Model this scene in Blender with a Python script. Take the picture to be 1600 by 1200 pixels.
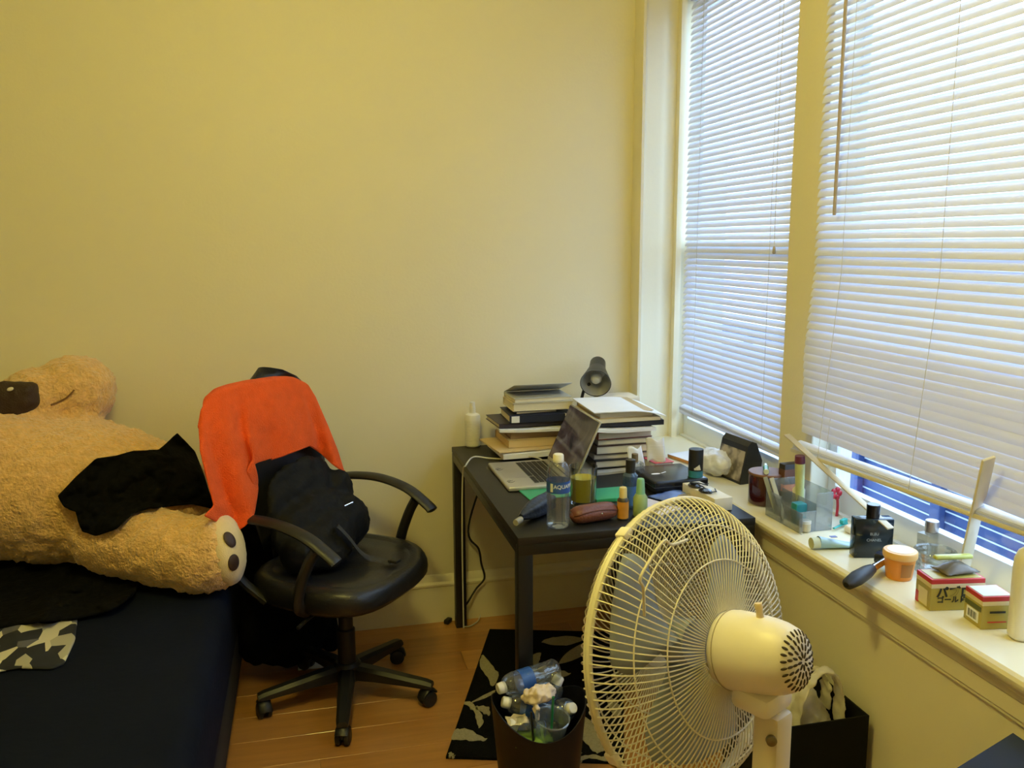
import bpy, bmesh, math, random
from mathutils import Vector, Matrix, noise
from mathutils.bvhtree import BVHTree

for o in list(bpy.data.objects):
    bpy.data.objects.remove(o, do_unlink=True)
scene = bpy.context.scene
COL = scene.collection
PI = math.pi
random.seed(7)

# ------------------------------------------------------------------ camera
FPX = 1338.0
R = ((0.97256579, -0.23256846, -0.00526193),
     (-0.04293143, -0.15720986, -0.98663162),
     (0.22863217, 0.95979007, -0.16288143))
CAM = Vector((0, 0, 1.53))
cd = bpy.data.cameras.new('camera')
cd.sensor_fit = 'HORIZONTAL'
cd.sensor_width = 36.0
cd.lens = 36.0 * FPX / 1600.0
cd.clip_start = 0.02
cam = bpy.data.objects.new('camera', cd)
COL.objects.link(cam)
cam.matrix_world = Matrix(((R[0][0], -R[1][0], -R[2][0], CAM.x),
                           (R[0][1], -R[1][1], -R[2][1], CAM.y),
                           (R[0][2], -R[1][2], -R[2][2], CAM.z),
                           (0, 0, 0, 1)))
scene.camera = cam

# ------------------------------------------------------------------ world, exposure
world = bpy.data.worlds.new('daylight')
scene.world = world
world.use_nodes = True
wn = world.node_tree.nodes
bg = wn['Background']
bg.inputs[0].default_value = (0.50, 0.70, 1.0, 1)
bg.inputs[1].default_value = 6.6
vs = scene.view_settings
vs.view_transform = 'Standard'
vs.look = 'None'
vs.exposure = 0.0
vs.gamma = 1.0
vs.use_curve_mapping = False
cy = scene.cycles
cy.max_bounces = 7
cy.diffuse_bounces = 5
cy.glossy_bounces = 3
cy.transmission_bounces = 4
cy.transparent_max_bounces = 10
cy.adaptive_threshold = 0.03
LAMP_POS = (0.0, 1.15, 2.52)
LAMP_STRENGTH = 82.0
LAMP_COLOR = (1.0, 0.86, 0.21)


def portal(y0, y1, z0, z1):
    l = bpy.data.lights.new('window_portal', 'AREA')
    l.shape = 'RECTANGLE'
    l.size = z1 - z0
    l.size_y = y1 - y0
    l.cycles.is_portal = True
    o = bpy.data.objects.new('window_portal', l)
    COL.objects.link(o)
    o.location = (1.64, (y0 + y1) / 2, (z0 + z1) / 2)
    o.rotation_euler = (0, PI / 2, 0)


portal(2.40, 3.28, 0.72, 2.48)
portal(0.74, 2.25, 0.72, 2.48)


# ------------------------------------------------------------------ measuring helpers (a point of the place seen along a direction)
def ray(px, py):
    c = ((px - 800) / FPX, (py - 600) / FPX, 1.0)
    return Vector([sum(R[i][k] * c[i] for i in range(3)) for k in range(3)])


def atz(px, py, z):
    d = ray(px, py)
    return CAM + d * ((z - CAM.z) / d.z)


def aty(px, py, y):
    d = ray(px, py)
    return CAM + d * ((y - CAM.y) / d.y)


def atx(px, py, x):
    d = ray(px, py)
    return CAM + d * ((x - CAM.x) / d.x)


# ------------------------------------------------------------------ materials
MATS = {}


def mat(name, col, rough=0.5, metal=0.0, var=0.08, scale=14.0, bump=0.0, bscale=None, sheen=0.0, coat=0.0,
        stretch=(1, 1, 1), emit=0.0, spec=0.5, sss=0.0, alpha=1.0):
    if name in MATS:
        return MATS[name]
    m = bpy.data.materials.new(name)
    m.use_nodes = True
    nt = m.node_tree
    b = nt.nodes['Principled BSDF']
    b.inputs['Roughness'].default_value = rough
    b.inputs['Metallic'].default_value = metal
    b.inputs['Specular IOR Level'].default_value = spec
    b.inputs['Alpha'].default_value = alpha
    if sheen:
        b.inputs['Sheen Weight'].default_value = sheen
        b.inputs['Sheen Roughness'].default_value = 0.6
    if coat:
        b.inputs['Coat Weight'].default_value = coat
    if sss:
        b.inputs['Subsurface Weight'].default_value = sss
    tc = nt.nodes.new('ShaderNodeTexCoord')
    mp = nt.nodes.new('ShaderNodeMapping')
    mp.inputs['Scale'].default_value = stretch
    nt.links.new(tc.outputs['Object'], mp.inputs['Vector'])
    n = nt.nodes.new('ShaderNodeTexNoise')
    n.inputs['Scale'].default_value = scale
    n.inputs['Detail'].default_value = 3
    nt.links.new(mp.outputs[0], n.inputs['Vector'])
    mx = nt.nodes.new('ShaderNodeMix')
    mx.data_type = 'RGBA'
    mx.inputs[6].default_value = tuple(max(0, c * (1 - var)) for c in col[:3]) + (1,)
    mx.inputs[7].default_value = tuple(min(1, c * (1 + var)) for c in col[:3]) + (1,)
    nt.links.new(n.outputs['Fac'], mx.inputs[0])
    nt.links.new(mx.outputs[2], b.inputs['Base Color'])
    if emit:
        b.inputs['Emission Color'].default_value = tuple(col[:3]) + (1,)
        b.inputs['Emission Strength'].default_value = emit
    if bump:
        n2 = nt.nodes.new('ShaderNodeTexNoise')
        n2.inputs['Scale'].default_value = bscale or scale * 6
        n2.inputs['Detail'].default_value = 2
        nt.links.new(mp.outputs[0], n2.inputs['Vector'])
        bp = nt.nodes.new('ShaderNodeBump')
        bp.inputs['Strength'].default_value = bump
        bp.inputs['Distance'].default_value = 0.01
        nt.links.new(n2.outputs['Fac'], bp.inputs['Height'])
        nt.links.new(bp.outputs[0], b.inputs['Normal'])
    MATS[name] = m
    return m


def clear_mat(name, tint=(0.95, 0.97, 0.97), gloss=0.10, milky=0.0, mcol=(0.8, 0.85, 0.9), fres=0.55):
    if name in MATS:
        return MATS[name]
    m = bpy.data.materials.new(name)
    m.use_nodes = True
    nt = m.node_tree
    nt.nodes.clear()
    out = nt.nodes.new('ShaderNodeOutputMaterial')
    tr = nt.nodes.new('ShaderNodeBsdfTransparent')
    tr.inputs[0].default_value = tuple(tint) + (1,)
    gl = nt.nodes.new('ShaderNodeBsdfGlossy')
    gl.inputs['Roughness'].default_value = 0.06
    lw = nt.nodes.new('ShaderNodeLayerWeight')
    lw.inputs[0].default_value = 0.35
    mul = nt.nodes.new('ShaderNodeMath')
    mul.operation = 'MULTIPLY_ADD'
    mul.inputs[1].default_value = fres
    mul.inputs[2].default_value = gloss * 0.5
    nt.links.new(lw.outputs['Fresnel'], mul.inputs[0])
    mx = nt.nodes.new('ShaderNodeMixShader')
    nt.links.new(mul.outputs[0], mx.inputs[0])
    nt.links.new(tr.outputs[0], mx.inputs[1])
    nt.links.new(gl.outputs[0], mx.inputs[2])
    last = mx
    if milky:
        df = nt.nodes.new('ShaderNodeBsdfDiffuse')
        df.inputs[0].default_value = tuple(mcol) + (1,)
        nz = nt.nodes.new('ShaderNodeTexNoise')
        nz.inputs['Scale'].default_value = 25
        mu = nt.nodes.new('ShaderNodeMath')
        mu.operation = 'MULTIPLY'
        mu.inputs[1].default_value = milky * 2
        nt.links.new(nz.outputs['Fac'], mu.inputs[0])
        m2 = nt.nodes.new('ShaderNodeMixShader')
        nt.links.new(mu.outputs[0], m2.inputs[0])
        nt.links.new(mx.outputs[0], m2.inputs[1])
        nt.links.new(df.outputs[0], m2.inputs[2])
        last = m2
    nt.links.new(last.outputs[0], out.inputs[0])
    MATS[name] = m
    return m


def translucent_mat(name, col, frac=0.5, rough=0.4):
    if name in MATS:
        return MATS[name]
    m = bpy.data.materials.new(name)
    m.use_nodes = True
    nt = m.node_tree
    b = nt.nodes['Principled BSDF']
    out = nt.nodes['Material Output']
    nz = nt.nodes.new('ShaderNodeTexNoise')
    nz.inputs['Scale'].default_value = 9
    mx = nt.nodes.new('ShaderNodeMix')
    mx.data_type = 'RGBA'
    mx.inputs[6].default_value = tuple(c * 0.96 for c in col) + (1,)
    mx.inputs[7].default_value = tuple(col) + (1,)
    nt.links.new(nz.outputs['Fac'], mx.inputs[0])
    nt.links.new(mx.outputs[2], b.inputs['Base Color'])
    b.inputs['Roughness'].default_value = rough
    t = nt.nodes.new('ShaderNodeBsdfTranslucent')
    nt.links.new(mx.outputs[2], t.inputs[0])
    ms = nt.nodes.new('ShaderNodeMixShader')
    ms.inputs[0].default_value = frac
    nt.links.new(b.outputs[0], ms.inputs[1])
    nt.links.new(t.outputs[0], ms.inputs[2])
    nt.links.new(ms.outputs[0], out.inputs[0])
    MATS[name] = m
    return m


M_WALL = mat('cream_wall_paint', (0.80, 0.745, 0.56), 0.55, var=0.02, scale=2.0, bump=0.05, bscale=90)
M_TRIM = mat('cream_gloss_trim_paint', (0.82, 0.765, 0.575), 0.35, var=0.02, scale=3, bump=0.03, bscale=60)
M_SASH = mat('white_sash_paint', (0.86, 0.86, 0.82), 0.4, var=0.03)
M_CEIL = mat('white_ceiling_paint', (0.82, 0.80, 0.72), 0.7, var=0.02)
M_BLACK = mat('black_plastic', (0.012, 0.012, 0.013), 0.45, var=0.2)
M_BLACKSATIN = mat('black_lacquer', (0.006, 0.0058, 0.0055), 0.4, var=0.15)
M_LEATHER = mat('black_vinyl_upholstery', (0.013, 0.013, 0.015), 0.36, var=0.2, bump=0.08, bscale=160)
M_BLACKCLOTH = mat('black_cotton_cloth', (0.0042, 0.0042, 0.0046), 0.95, var=0.4, scale=20, bump=0.4, bscale=45, spec=0.08)
M_WHITE = mat('white_plastic', (0.80, 0.79, 0.74), 0.35, var=0.03)
M_PAPER = mat('white_paper', (0.84, 0.84, 0.86), 0.75, var=0.03)
M_PAGES = mat('cream_page_edges', (0.72, 0.66, 0.50), 0.85, var=0.14, scale=4, stretch=(1, 1, 120))
M_CLEAR = clear_mat('clear_plastic')
M_GLASS = clear_mat('clear_glass', (0.95, 0.97, 0.97), 0.18, fres=0.55)
M_CHROME = mat('chrome', (0.75, 0.75, 0.76), 0.18, metal=1.0, var=0.03)
M_SLAT = translucent_mat('white_vinyl_slat', (0.86, 0.87, 0.95), 0.26)
M_PANE = clear_mat('window_pane_glass', (0.97, 0.985, 0.98), 0.02, fres=0.12)


# ------------------------------------------------------------------ mesh builder
class MB:
    def __init__(s):
        s.bm = bmesh.new()

    def box(s, c, size, bev=0.0, rot=None, seg=2):
        M = Matrix.Translation(c) @ (rot.to_4x4() if rot else Matrix.Identity(4)) @ Matrix.Diagonal((size[0], size[1], size[2], 1))
        r = bmesh.ops.create_cube(s.bm, size=1.0, matrix=M)
        if bev:
            es = list({e for v in r['verts'] for e in v.link_edges})
            bmesh.ops.bevel(s.bm, geom=es, offset=bev, segments=seg, profile=0.5, affect='EDGES')
        return s

    def lathe(s, prof, c=(0, 0, 0), seg=28, mtx=None, sx=1.0, sy=1.0, cap=True):
        M = Matrix.Translation(c) @ (mtx.to_4x4() if mtx else Matrix.Identity(4))
        rings = []
        for r, z in prof:
            if r < 1e-6:
                rings.append([s.bm.verts.new(M @ Vector((0, 0, z)))])
            else:
                rings.append([s.bm.verts.new(M @ Vector((r * sx * math.cos(2 * PI * k / seg), r * sy * math.sin(2 * PI * k / seg), z))) for k in range(seg)])
        for a, b in zip(rings, rings[1:]):
            if len(a) == 1 and len(b) == 1:
                continue
            for k in range(seg):
                k2 = (k + 1) % seg
                if len(a) == 1:
                    s.bm.faces.new((a[0], b[k2], b[k]))
                elif len(b) == 1:
                    s.bm.faces.new((a[k], a[k2], b[0]))
                else:
                    s.bm.faces.new((a[k], a[k2], b[k2], b[k]))
        if cap:
            if len(rings[0]) > 1:
                s.bm.faces.new(list(reversed(rings[0])))
            if len(rings[-1]) > 1:
                s.bm.faces.new(rings[-1])
        return s

    def cyl(s, c, r, h, seg=24, mtx=None, bev=0.0, r2=None):
        r2 = r if r2 is None else r2
        if bev:
            p = [(r - bev, 0), (r, bev), (r2, h - bev), (r2 - bev, h)]
        else:
            p = [(r, 0), (r2, h)]
        return s.lathe(p, c, seg, mtx)

    def tube(s, pts, r, seg=8, closed=False, flat=1.0):
        pts = [Vector(p) for p in pts]
        n = len(pts)
        rr = r if isinstance(r, (list, tuple)) else [r] * n
        rings = []
        up = None
        for i, p in enumerate(pts):
            a = pts[i - 1] if (i > 0 or closed) else p
            b = pts[(i + 1) % n] if (i < n - 1 or closed) else p
            t = (b - a).normalized()
            if up is None:
                up = Vector((0, 0, 1)) if abs(t.z) < 0.9 else Vector((1, 0, 0))
            x = t.cross(up)
            if x.length < 1e-5:
                x = t.orthogonal()
            x.normalize()
            y = x.cross(t).normalized()
            up = y
            rings.append([s.bm.verts.new(p + x * rr[i] * math.cos(2 * PI * k / seg) + y * rr[i] * flat * math.sin(2 * PI * k / seg)) for k in range(seg)])
        for i in range(n if closed else n - 1):
            a, b = rings[i], rings[(i + 1) % n]
            for k in range(seg):
                s.bm.faces.new((a[k], a[(k + 1) % seg], b[(k + 1) % seg], b[k]))
        if not closed:
            s.bm.faces.new(list(reversed(rings[0])))
            s.bm.faces.new(rings[-1])
        return s

    def grid(s, P):
        V = [[s.bm.verts.new(p) for p in row] for row in P]
        for i in range(len(V) - 1):
            for j in range(len(V[0]) - 1):
                s.bm.faces.new((V[i][j], V[i][j + 1], V[i + 1][j + 1], V[i + 1][j]))
        return s

    def ell(s, c, rad, rot=None, u=24, v=14):
        M = Matrix.Translation(c) @ (rot.to_4x4() if rot else Matrix.Identity(4)) @ Matrix.Diagonal((rad[0], rad[1], rad[2], 1))
        bmesh.ops.create_uvsphere(s.bm, u_segments=u, v_segments=v, radius=1.0, matrix=M)
        return s

    def prism(s, poly, z0, z1, mtx=None):
        M = mtx if mtx else Matrix.Identity(4)
        a = [s.bm.verts.new(M @ Vector((p[0], p[1], z0))) for p in poly]
        b = [s.bm.verts.new(M @ Vector((p[0], p[1], z1))) for p in poly]
        n = len(poly)
        s.bm.faces.new(list(reversed(a)))
        s.bm.faces.new(b)
        for k in range(n):
            s.bm.faces.new((a[k], a[(k + 1) % n], b[(k + 1) % n], b[k]))
        return s

    def mesh(s, name, m, smooth=True, angle=38):
        bmesh.ops.recalc_face_normals(s.bm, faces=s.bm.faces)
        me = bpy.data.meshes.new(name)
        s.bm.to_mesh(me)
        s.bm.free()
        if smooth:
            me.shade_smooth()
            me.set_sharp_from_angle(angle=math.radians(angle))
        me.materials.append(m)
        return me

    def build(s, name, m, parent=None, smooth=True, angle=38, loc=None, rot=None):
        return link(name, s.mesh(name, m, smooth, angle), parent, loc, rot)


def link(name, me, parent=None, loc=None, rot=None):
    o = bpy.data.objects.new(name, me)
    COL.objects.link(o)
    if parent:
        o.parent = parent
    if loc is not None:
        o.location = loc
    if rot is not None:
        o.rotation_euler = rot
    return o


def tag(o, label, cat, group=None):
    o['label'] = label
    o['category'] = cat
    if group:
        o['group'] = group
    return o


def thing(name, label, cat, loc=(0, 0, 0), rz=0.0, group=None, rot=None):
    o = bpy.data.objects.new(name, None)
    COL.objects.link(o)
    o.empty_display_size = 0.05
    o.location = loc
    o.rotation_euler = rot if rot is not None else (0, 0, rz)
    return tag(o, label, cat, group)


def struct(o, label=None):
    o['kind'] = 'structure'
    if label:
        o['label'] = label
    return o


def rotz(a):
    return Matrix.Rotation(a, 3, 'Z')


def rotto(d, base=(0, 0, 1)):
    return Vector(base).rotation_difference(Vector(d)).to_matrix()


def fbm(p, f=1.0):
    p = Vector(p) * f
    return noise.noise(p) + 0.5 * noise.noise(p * 2.1 + Vector((3, 1, 7))) + 0.25 * noise.noise(p * 4.3)


def text(name, body, size, m, parent, mtx, extrude=0.0004, wrap=None, align='CENTER', sx=1.0, bold=0.0):
    c = bpy.data.curves.new(name, 'FONT')
    c.body = body
    c.size = size
    c.extrude = extrude
    c.offset = bold * size
    c.align_x = align
    c.align_y = 'CENTER'
    t = bpy.data.objects.new(name, c)
    COL.objects.link(t)
    dg = bpy.context.evaluated_depsgraph_get()
    me = bpy.data.meshes.new_from_object(t.evaluated_get(dg))
    bpy.data.objects.remove(t, do_unlink=True)
    for v in me.vertices:
        p = Vector((v.co.x * sx, v.co.y, v.co.z))
        if wrap:
            a = p.x / wrap
            rr = wrap + p.z
            p = Vector((rr * math.sin(a), -rr * math.cos(a), p.y))
        v.co = mtx @ p
    me.materials.clear()
    me.materials.append(m)
    return link(name, me, parent)


def polyline(pts, t):
    pts = [Vector(p) for p in pts]
    L = [0.0]
    for a, b in zip(pts, pts[1:]):
        L.append(L[-1] + (b - a).length)
    d = t * L[-1]
    for i in range(len(pts) - 1):
        if d <= L[i + 1] + 1e-9:
            k = (d - L[i]) / max(1e-9, L[i + 1] - L[i])
            return pts[i].lerp(pts[i + 1], k)
    return pts[-1]


def smoothpath(pts, n=8, closed=False):
    pts = [Vector(p) for p in pts]
    out = []
    N = len(pts)
    rng = range(N if closed else N - 1)
    for i in rng:
        p0 = pts[(i - 1) % N] if (closed or i > 0) else pts[i] * 2 - pts[i + 1]
        p1, p2 = pts[i], pts[(i + 1) % N]
        p3 = pts[(i + 2) % N] if (closed or i + 2 < N) else p2 * 2 - p1
        for k in range(n):
            t = k / n
            out.append(0.5 * ((2 * p1) + (p2 - p0) * t + (2 * p0 - 5 * p1 + 4 * p2 - p3) * t * t + (3 * p1 - p0 - 3 * p2 + p3) * t ** 3))
    if not closed:
        out.append(pts[-1])
    return out


def coons(top, bottom, left, right, nu, nv):
    P = []
    c00, c10, c01, c11 = Vector(top[0]), Vector(top[-1]), Vector(bottom[0]), Vector(bottom[-1])
    for j in range(nv + 1):
        v = j / nv
        row = []
        for i in range(nu + 1):
            u = i / nu
            a = polyline(top, u) * (1 - v) + polyline(bottom, u) * v
            b = polyline(left, v) * (1 - u) + polyline(right, v) * u
            c = c00 * (1 - u) * (1 - v) + c10 * u * (1 - v) + c01 * (1 - u) * v + c11 * u * v
            row.append(a + b - c)
        P.append(row)
    return P


def solidify(o, t):
    m = o.modifiers.new('thickness', 'SOLIDIFY')
    m.thickness = t
    m.offset = 0
    return o


def subsurf(o, n=1):
    m = o.modifiers.new('smooth', 'SUBSURF')
    m.levels = n
    m.render_levels = n
    return o


def remesh(o, voxel, smooth=4):
    m = o.modifiers.new('fuse', 'REMESH')
    m.mode = 'VOXEL'
    m.voxel_size = voxel
    m.use_smooth_shade = True
    s = o.modifiers.new('relax', 'SMOOTH')
    s.iterations = smooth
    s.factor = 0.5
    return o


def displace(o, strength, size, depth=2):
    tx = bpy.data.textures.new('clouds', 'CLOUDS')
    tx.noise_scale = size
    tx.noise_depth = depth
    d = o.modifiers.new('rumple', 'DISPLACE')
    d.texture = tx
    d.strength = strength
    d.mid_level = 0.5
    d.texture_coords = 'LOCAL'
    return o


# ------------------------------------------------------------------ the room
XK, XW, XO = 1.30, 1.46, 1.60      # knee wall face, window wall face, outer face
YB, ZC, ZS = 3.30, 2.80, 0.725     # back wall, ceiling, sill top
X0, Y0 = -2.6, -1.7
W1 = (2.42, 3.272)
W2 = (0.75, 2.235)
ZH = 2.48

floor = struct(MB().box(((X0 + XO) / 2, (Y0 + YB) / 2, -0.04), (XO - X0, YB - Y0, 0.05)).build('floor', mat('floor_underlay', (0.10, 0.05, 0.02), 0.8), smooth=False))
plank_mats = []
for k, c in enumerate([(0.45, 0.215, 0.065), (0.40, 0.185, 0.052), (0.49, 0.24, 0.075), (0.43, 0.20, 0.058)]):
    plank_mats.append(mat('oak_plank_%s' % 'abcd'[k], c, 0.30, var=0.30, scale=3.0, stretch=(1.2, 14, 1), bump=0.04, coat=0.25))
pw, pl = 0.145, 1.35
y, row = YB - 0.002, 0
plank_me = {}
while y > Y0:
    off = (row * 0.47) % pl
    x = X0 - off
    col = 0
    while x < XO - 0.3:
        a, b = max(x, X0), min(x + pl, XK)
        if b - a > 0.03:
            k = (row * 3 + col * 5 + (row // 2)) % 4
            key = (round(b - a, 3), k)
            if key not in plank_me:
                m = MB()
                m.box((0, 0, -0.0075), (b - a - 0.0012, pw - 0.0012, 0.015), 0.0006, seg=1)
                plank_me[key] = m.mesh('plank', plank_mats[k], False)
            link('plank', plank_me[key], floor, ((a + b) / 2, y - pw / 2, 0))
        x += pl
        col += 1
    y -= pw
    row += 1

struct(MB().box(((X0 + XO) / 2, YB + 0.06, ZC / 2 - 0.02), (XO - X0 + 0.2, 0.12, ZC + 0.1)).build('wall_back', M_WALL, smooth=False))
struct(MB().box((X0 - 0.06, (Y0 + YB) / 2, ZC / 2 - 0.02), (0.12, YB - Y0 + 0.2, ZC + 0.1)).build('wall_left', M_WALL, smooth=False))
struct(MB().box(((X0 + XO) / 2, Y0 - 0.06, ZC / 2 - 0.02), (XO - X0 + 0.2, 0.12, ZC + 0.1)).build('wall_front', M_WALL, smooth=False))
struct(MB().box(((X0 + XO) / 2, (Y0 + YB) / 2, ZC + 0.06), (XO - X0 + 0.3, YB - Y0 + 0.3, 0.12)).build('ceiling', M_CEIL, smooth=False))
m = MB()
m.box(((XK + XO) / 2, (Y0 + YB) / 2, (ZS - 0.03) / 2 - 0.01), (XO - XK, YB - Y0, ZS - 0.01))
m.box(((XW + XO) / 2, (W1[0] + W2[1]) / 2, (ZS + ZC) / 2), (XO - XW, W1[0] - W2[1], ZC - ZS), 0.004)
m.box(((XW + XO) / 2, (Y0 + W2[0]) / 2, (ZS + ZC) / 2), (XO - XW, W2[0] - Y0, ZC - ZS))
m.box(((XW + XO) / 2, (W1[1] + YB) / 2, (ZS + ZC) / 2), (XO - XW, YB - W1[1], ZC - ZS))
m.box(((XW + XO) / 2, (Y0 + YB) / 2, (ZH + ZC) / 2), (XO - XW - 0.002, YB - Y0, ZC - ZH))
struct(m.build('wall_right', M_WALL, smooth=False))

# baseboard along the back wall: tall board, moulded cap
bb = MB()
prof = [(0, 0), (-0.022, 0), (-0.022, 0.150), (-0.026, 0.155), (-0.026, 0.163), (-0.017, 0.172), (-0.012, 0.188), (-0.006, 0.196), (0, 0.198)]
Mb = Matrix(((0, 0, 1, X0), (1, 0, 0, YB), (0, 1, 0, 0), (0, 0, 0, 1)))
bb.prism(prof, 0, XK - X0, Mb)
struct(bb.build('baseboard_back', M_TRIM, angle=20))
bb = MB()
Mb = Matrix(((1, 0, 0, XK), (0, 0, 1, Y0), (0, 1, 0, 0), (0, 0, 0, 1)))
bb.prism(prof, 0, YB - 0.03 - Y0, Mb)
struct(bb.build('baseboard_right', M_TRIM, angle=20))

# window sill board with rounded nose, and the moulded apron under it
sill = MB()
sp = [(XO - 0.05, ZS - 0.032), (1.272, ZS - 0.032), (1.264, ZS - 0.028), (1.259, ZS - 0.020), (1.2585, ZS - 0.012), (1.262, ZS - 0.005), (1.270, ZS), (XO - 0.05, ZS)]
sill.prism(sp, 0, YB - Y0, Matrix(((1, 0, 0, 0), (0, 0, 1, Y0), (0, 1, 0, 0), (0, 0, 0, 1))))
sill_o = struct(sill.build('trim_1', M_TRIM, angle=30), 'deep cream painted window sill')
ap = MB()
apf = [(XK, ZS - 0.032), (XK - 0.026, ZS - 0.032), (XK - 0.026, ZS - 0.040), (XK - 0.020, ZS - 0.048), (XK - 0.016, ZS - 0.060), (XK - 0.012, ZS - 0.064),
       (XK - 0.012, ZS - 0.100), (XK - 0.008, ZS - 0.104), (XK - 0.008, ZS - 0.110), (XK, ZS - 0.114)]
ap.prism(apf, 0, YB - Y0, Matrix(((1, 0, 0, 0), (0, 0, 1, Y0), (0, 1, 0, 0), (0, 0, 0, 1))))
ap.build('apron', M_TRIM, sill_o, angle=20)

# casing in the corner between back wall and left window
cs = MB()
cp = [(1.285, YB), (1.285, 3.226), (1.288, 3.215), (1.299, 3.215), (1.304, 3.234), (1.322, 3.243), (1.376, 3.250), (1.400, 3.262), (1.427, 3.272), (1.454, 3.274), (1.456, 3.246), (1.480, 3.246), (1.480, YB)]
cs.prism(cp, ZS, ZC)
struct(cs.build('trim_2', M_TRIM, angle=25), 'moulded casing in the corner beside the window')


def window(n, w):
    y0, y1 = w
    root = bpy.data.objects.new('window_%d' % n, None)
    COL.objects.link(root)
    root.location = (0, 0, 0)
    root['kind'] = 'structure'
    root['label'] = 'white sash window behind the ' + ('narrow' if n == 1 else 'wide') + ' blind'
    zm = 1.50
    for nm, xa, za, zb in (('lower_sash', 1.535, ZS, zm + 0.025), ('upper_sash', 1.570, zm - 0.025, ZH)):
        s = MB()
        t = 0.03
        s.box((xa, y0 + 0.025, (za + zb) / 2), (t, 0.05, zb - za), 0.003)
        s.box((xa, y1 - 0.019, (za + zb) / 2), (t, 0.038, zb - za), 0.003)
        s.box((xa, (y0 + y1) / 2, za + (0.040 if nm == 'lower_sash' else 0.025)), (t, y1 - y0 - 0.07, 0.08 if nm == 'lower_sash' else 0.05), 0.003)
        s.box((xa, (y0 + y1) / 2, zb - 0.025), (t, y1 - y0 - 0.07, 0.05), 0.003)
        so = s.build(nm, M_SASH, root)
        p = MB()
        p.box((xa, (y0 + y1) / 2, (za + zb) / 2), (0.004, y1 - y0 - 0.09, zb - za - 0.1))
        p.build('pane', M_PANE, so, smooth=False)
    s = MB()
    s.box((1.555, (y0 + y1) / 2, ZS + 0.004), (0.10, y1 - y0, 0.008), 0.002)
    s.build('stool', M_SASH, root)


window(1, W1)
window(2, W2)


# ------------------------------------------------------------------ venetian blinds
def slat_mesh(L, w=0.0255, t=0.0006):
    m = MB()
    n = 4
    pr = []
    for k in range(n + 1):
        u = -w / 2 + w * k / n
        pr.append((u, 0.0022 * (1 - (2 * u / w) ** 2)))
    poly = pr + [(a, b - t) for a, b in reversed(pr)]
    m.prism(poly, -L / 2, L / 2, Matrix(((1, 0, 0, 0), (0, 0, 1, 0), (0, 1, 0, 0), (0, 0, 0, 1))))
    return m.mesh('slat', M_SLAT, True, 50)


M_CORD = mat('white_blind_cord', (0.62, 0.60, 0.55), 0.8)
M_WAND = translucent_mat('clear_acrylic_wand', (0.55, 0.45, 0.33), 0.3, 0.2)


def blind(label, y0, y1, ztop, zbot, pitch, xf, tiltf, droop, cords, wand_y, wand_len, stack, rail_m):
    root = thing('venetian_blind', label, 'blind', (xf(ztop), (y0 + y1) / 2, ztop), 0, 'white venetian blinds')
    L = y1 - y0
    yc = (y0 + y1) / 2
    O = Vector(root.location)
    me = slat_mesh(L)
    h = MB()
    h.box((0.0, 0, 0.012), (0.028, L, 0.026), 0.003)
    h.build('headrail', M_SLAT, root)
    z = ztop - 0.02
    k = 0
    while z > zbot:
        x = xf(z)
        s = link('slat', me, root, Vector((x, yc, z)) - O)
        dr = droop(z)
        rnd = random.uniform(-1, 1)
        s.rotation_euler = (dr + rnd * 0.0012, -math.radians(tiltf(z) + rnd * 1.5), 0)
        z -= pitch
        k += 1
    # the last slats lie stacked on the bottom rail
    zz = zbot - 0.006
    for q in range(stack):
        s = link('slat', me, root, Vector((xf(zbot) - 0.001 * (q % 2), yc, zz)) - O)
        s.rotation_euler = (droop(zbot), -math.radians(24 - 4 * q), 0)
        zz -= 0.0040
    r = MB()
    r.box((0, 0, 0), (0.025, L, 0.012), 0.003)
    ro = r.build('bottom_rail', rail_m, root, loc=Vector((xf(zbot), yc, zz - 0.008)) - O)
    ro.rotation_euler = (droop(zbot), 0, 0)
    for cy in cords:
        for dx in (-0.0125, 0.0125):
            c = MB()
            pts = []
            for i in range(25):
                q = ztop + (zz - ztop) * i / 24
                pts.append(Vector((xf(q) + dx, cy, q + droop(q) * (cy - yc))) - O)
            c.tube(pts, 0.0008, 5)
            c.build('ladder_cord', M_CORD, root)
    if wand_y is not None:
        w = MB()
        w.tube([Vector((xf(ztop) - 0.022, wand_y, ztop - 0.01)) - O, Vector((xf(ztop) - 0.024, wand_y - 0.004, ztop - wand_len)) - O], 0.0048, 6)
        w.build('tilt_wand', M_WAND, root)
    return root


blind('narrow white venetian blind in the left window next to the wall corner', 2.437, 3.224, 2.44, 0.868, 0.0236,
      lambda z: 1.490, lambda z: 64 - 20 * max(0, min(1, (1.62 - z) / 0.4)), lambda z: 0.0, (2.56, 3.10), None, 0.83, 4, M_SLAT)


def xr(z):
    t = max(0.0, min(1.0, (1.45 - z) / 0.53))
    return 1.447 - 0.045 * t


def tr(z):
    if z > 1.262:
        return 63
    return 79 + 4 * math.sin(z * 40)


blind('wide white venetian blind in the right window with its bottom swung out', 0.77, 2.246, 2.44, 0.963, 0.0236,
      xr, tr, lambda z: 0.0 if z > 1.2 else -0.035 * (1.2 - z) / 0.24, (2.10, 1.72, 1.36, 1.0), 2.135, 0.84, 3,
      mat('yellowed_bottom_rail', (0.74, 0.70, 0.60), 0.45))

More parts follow.
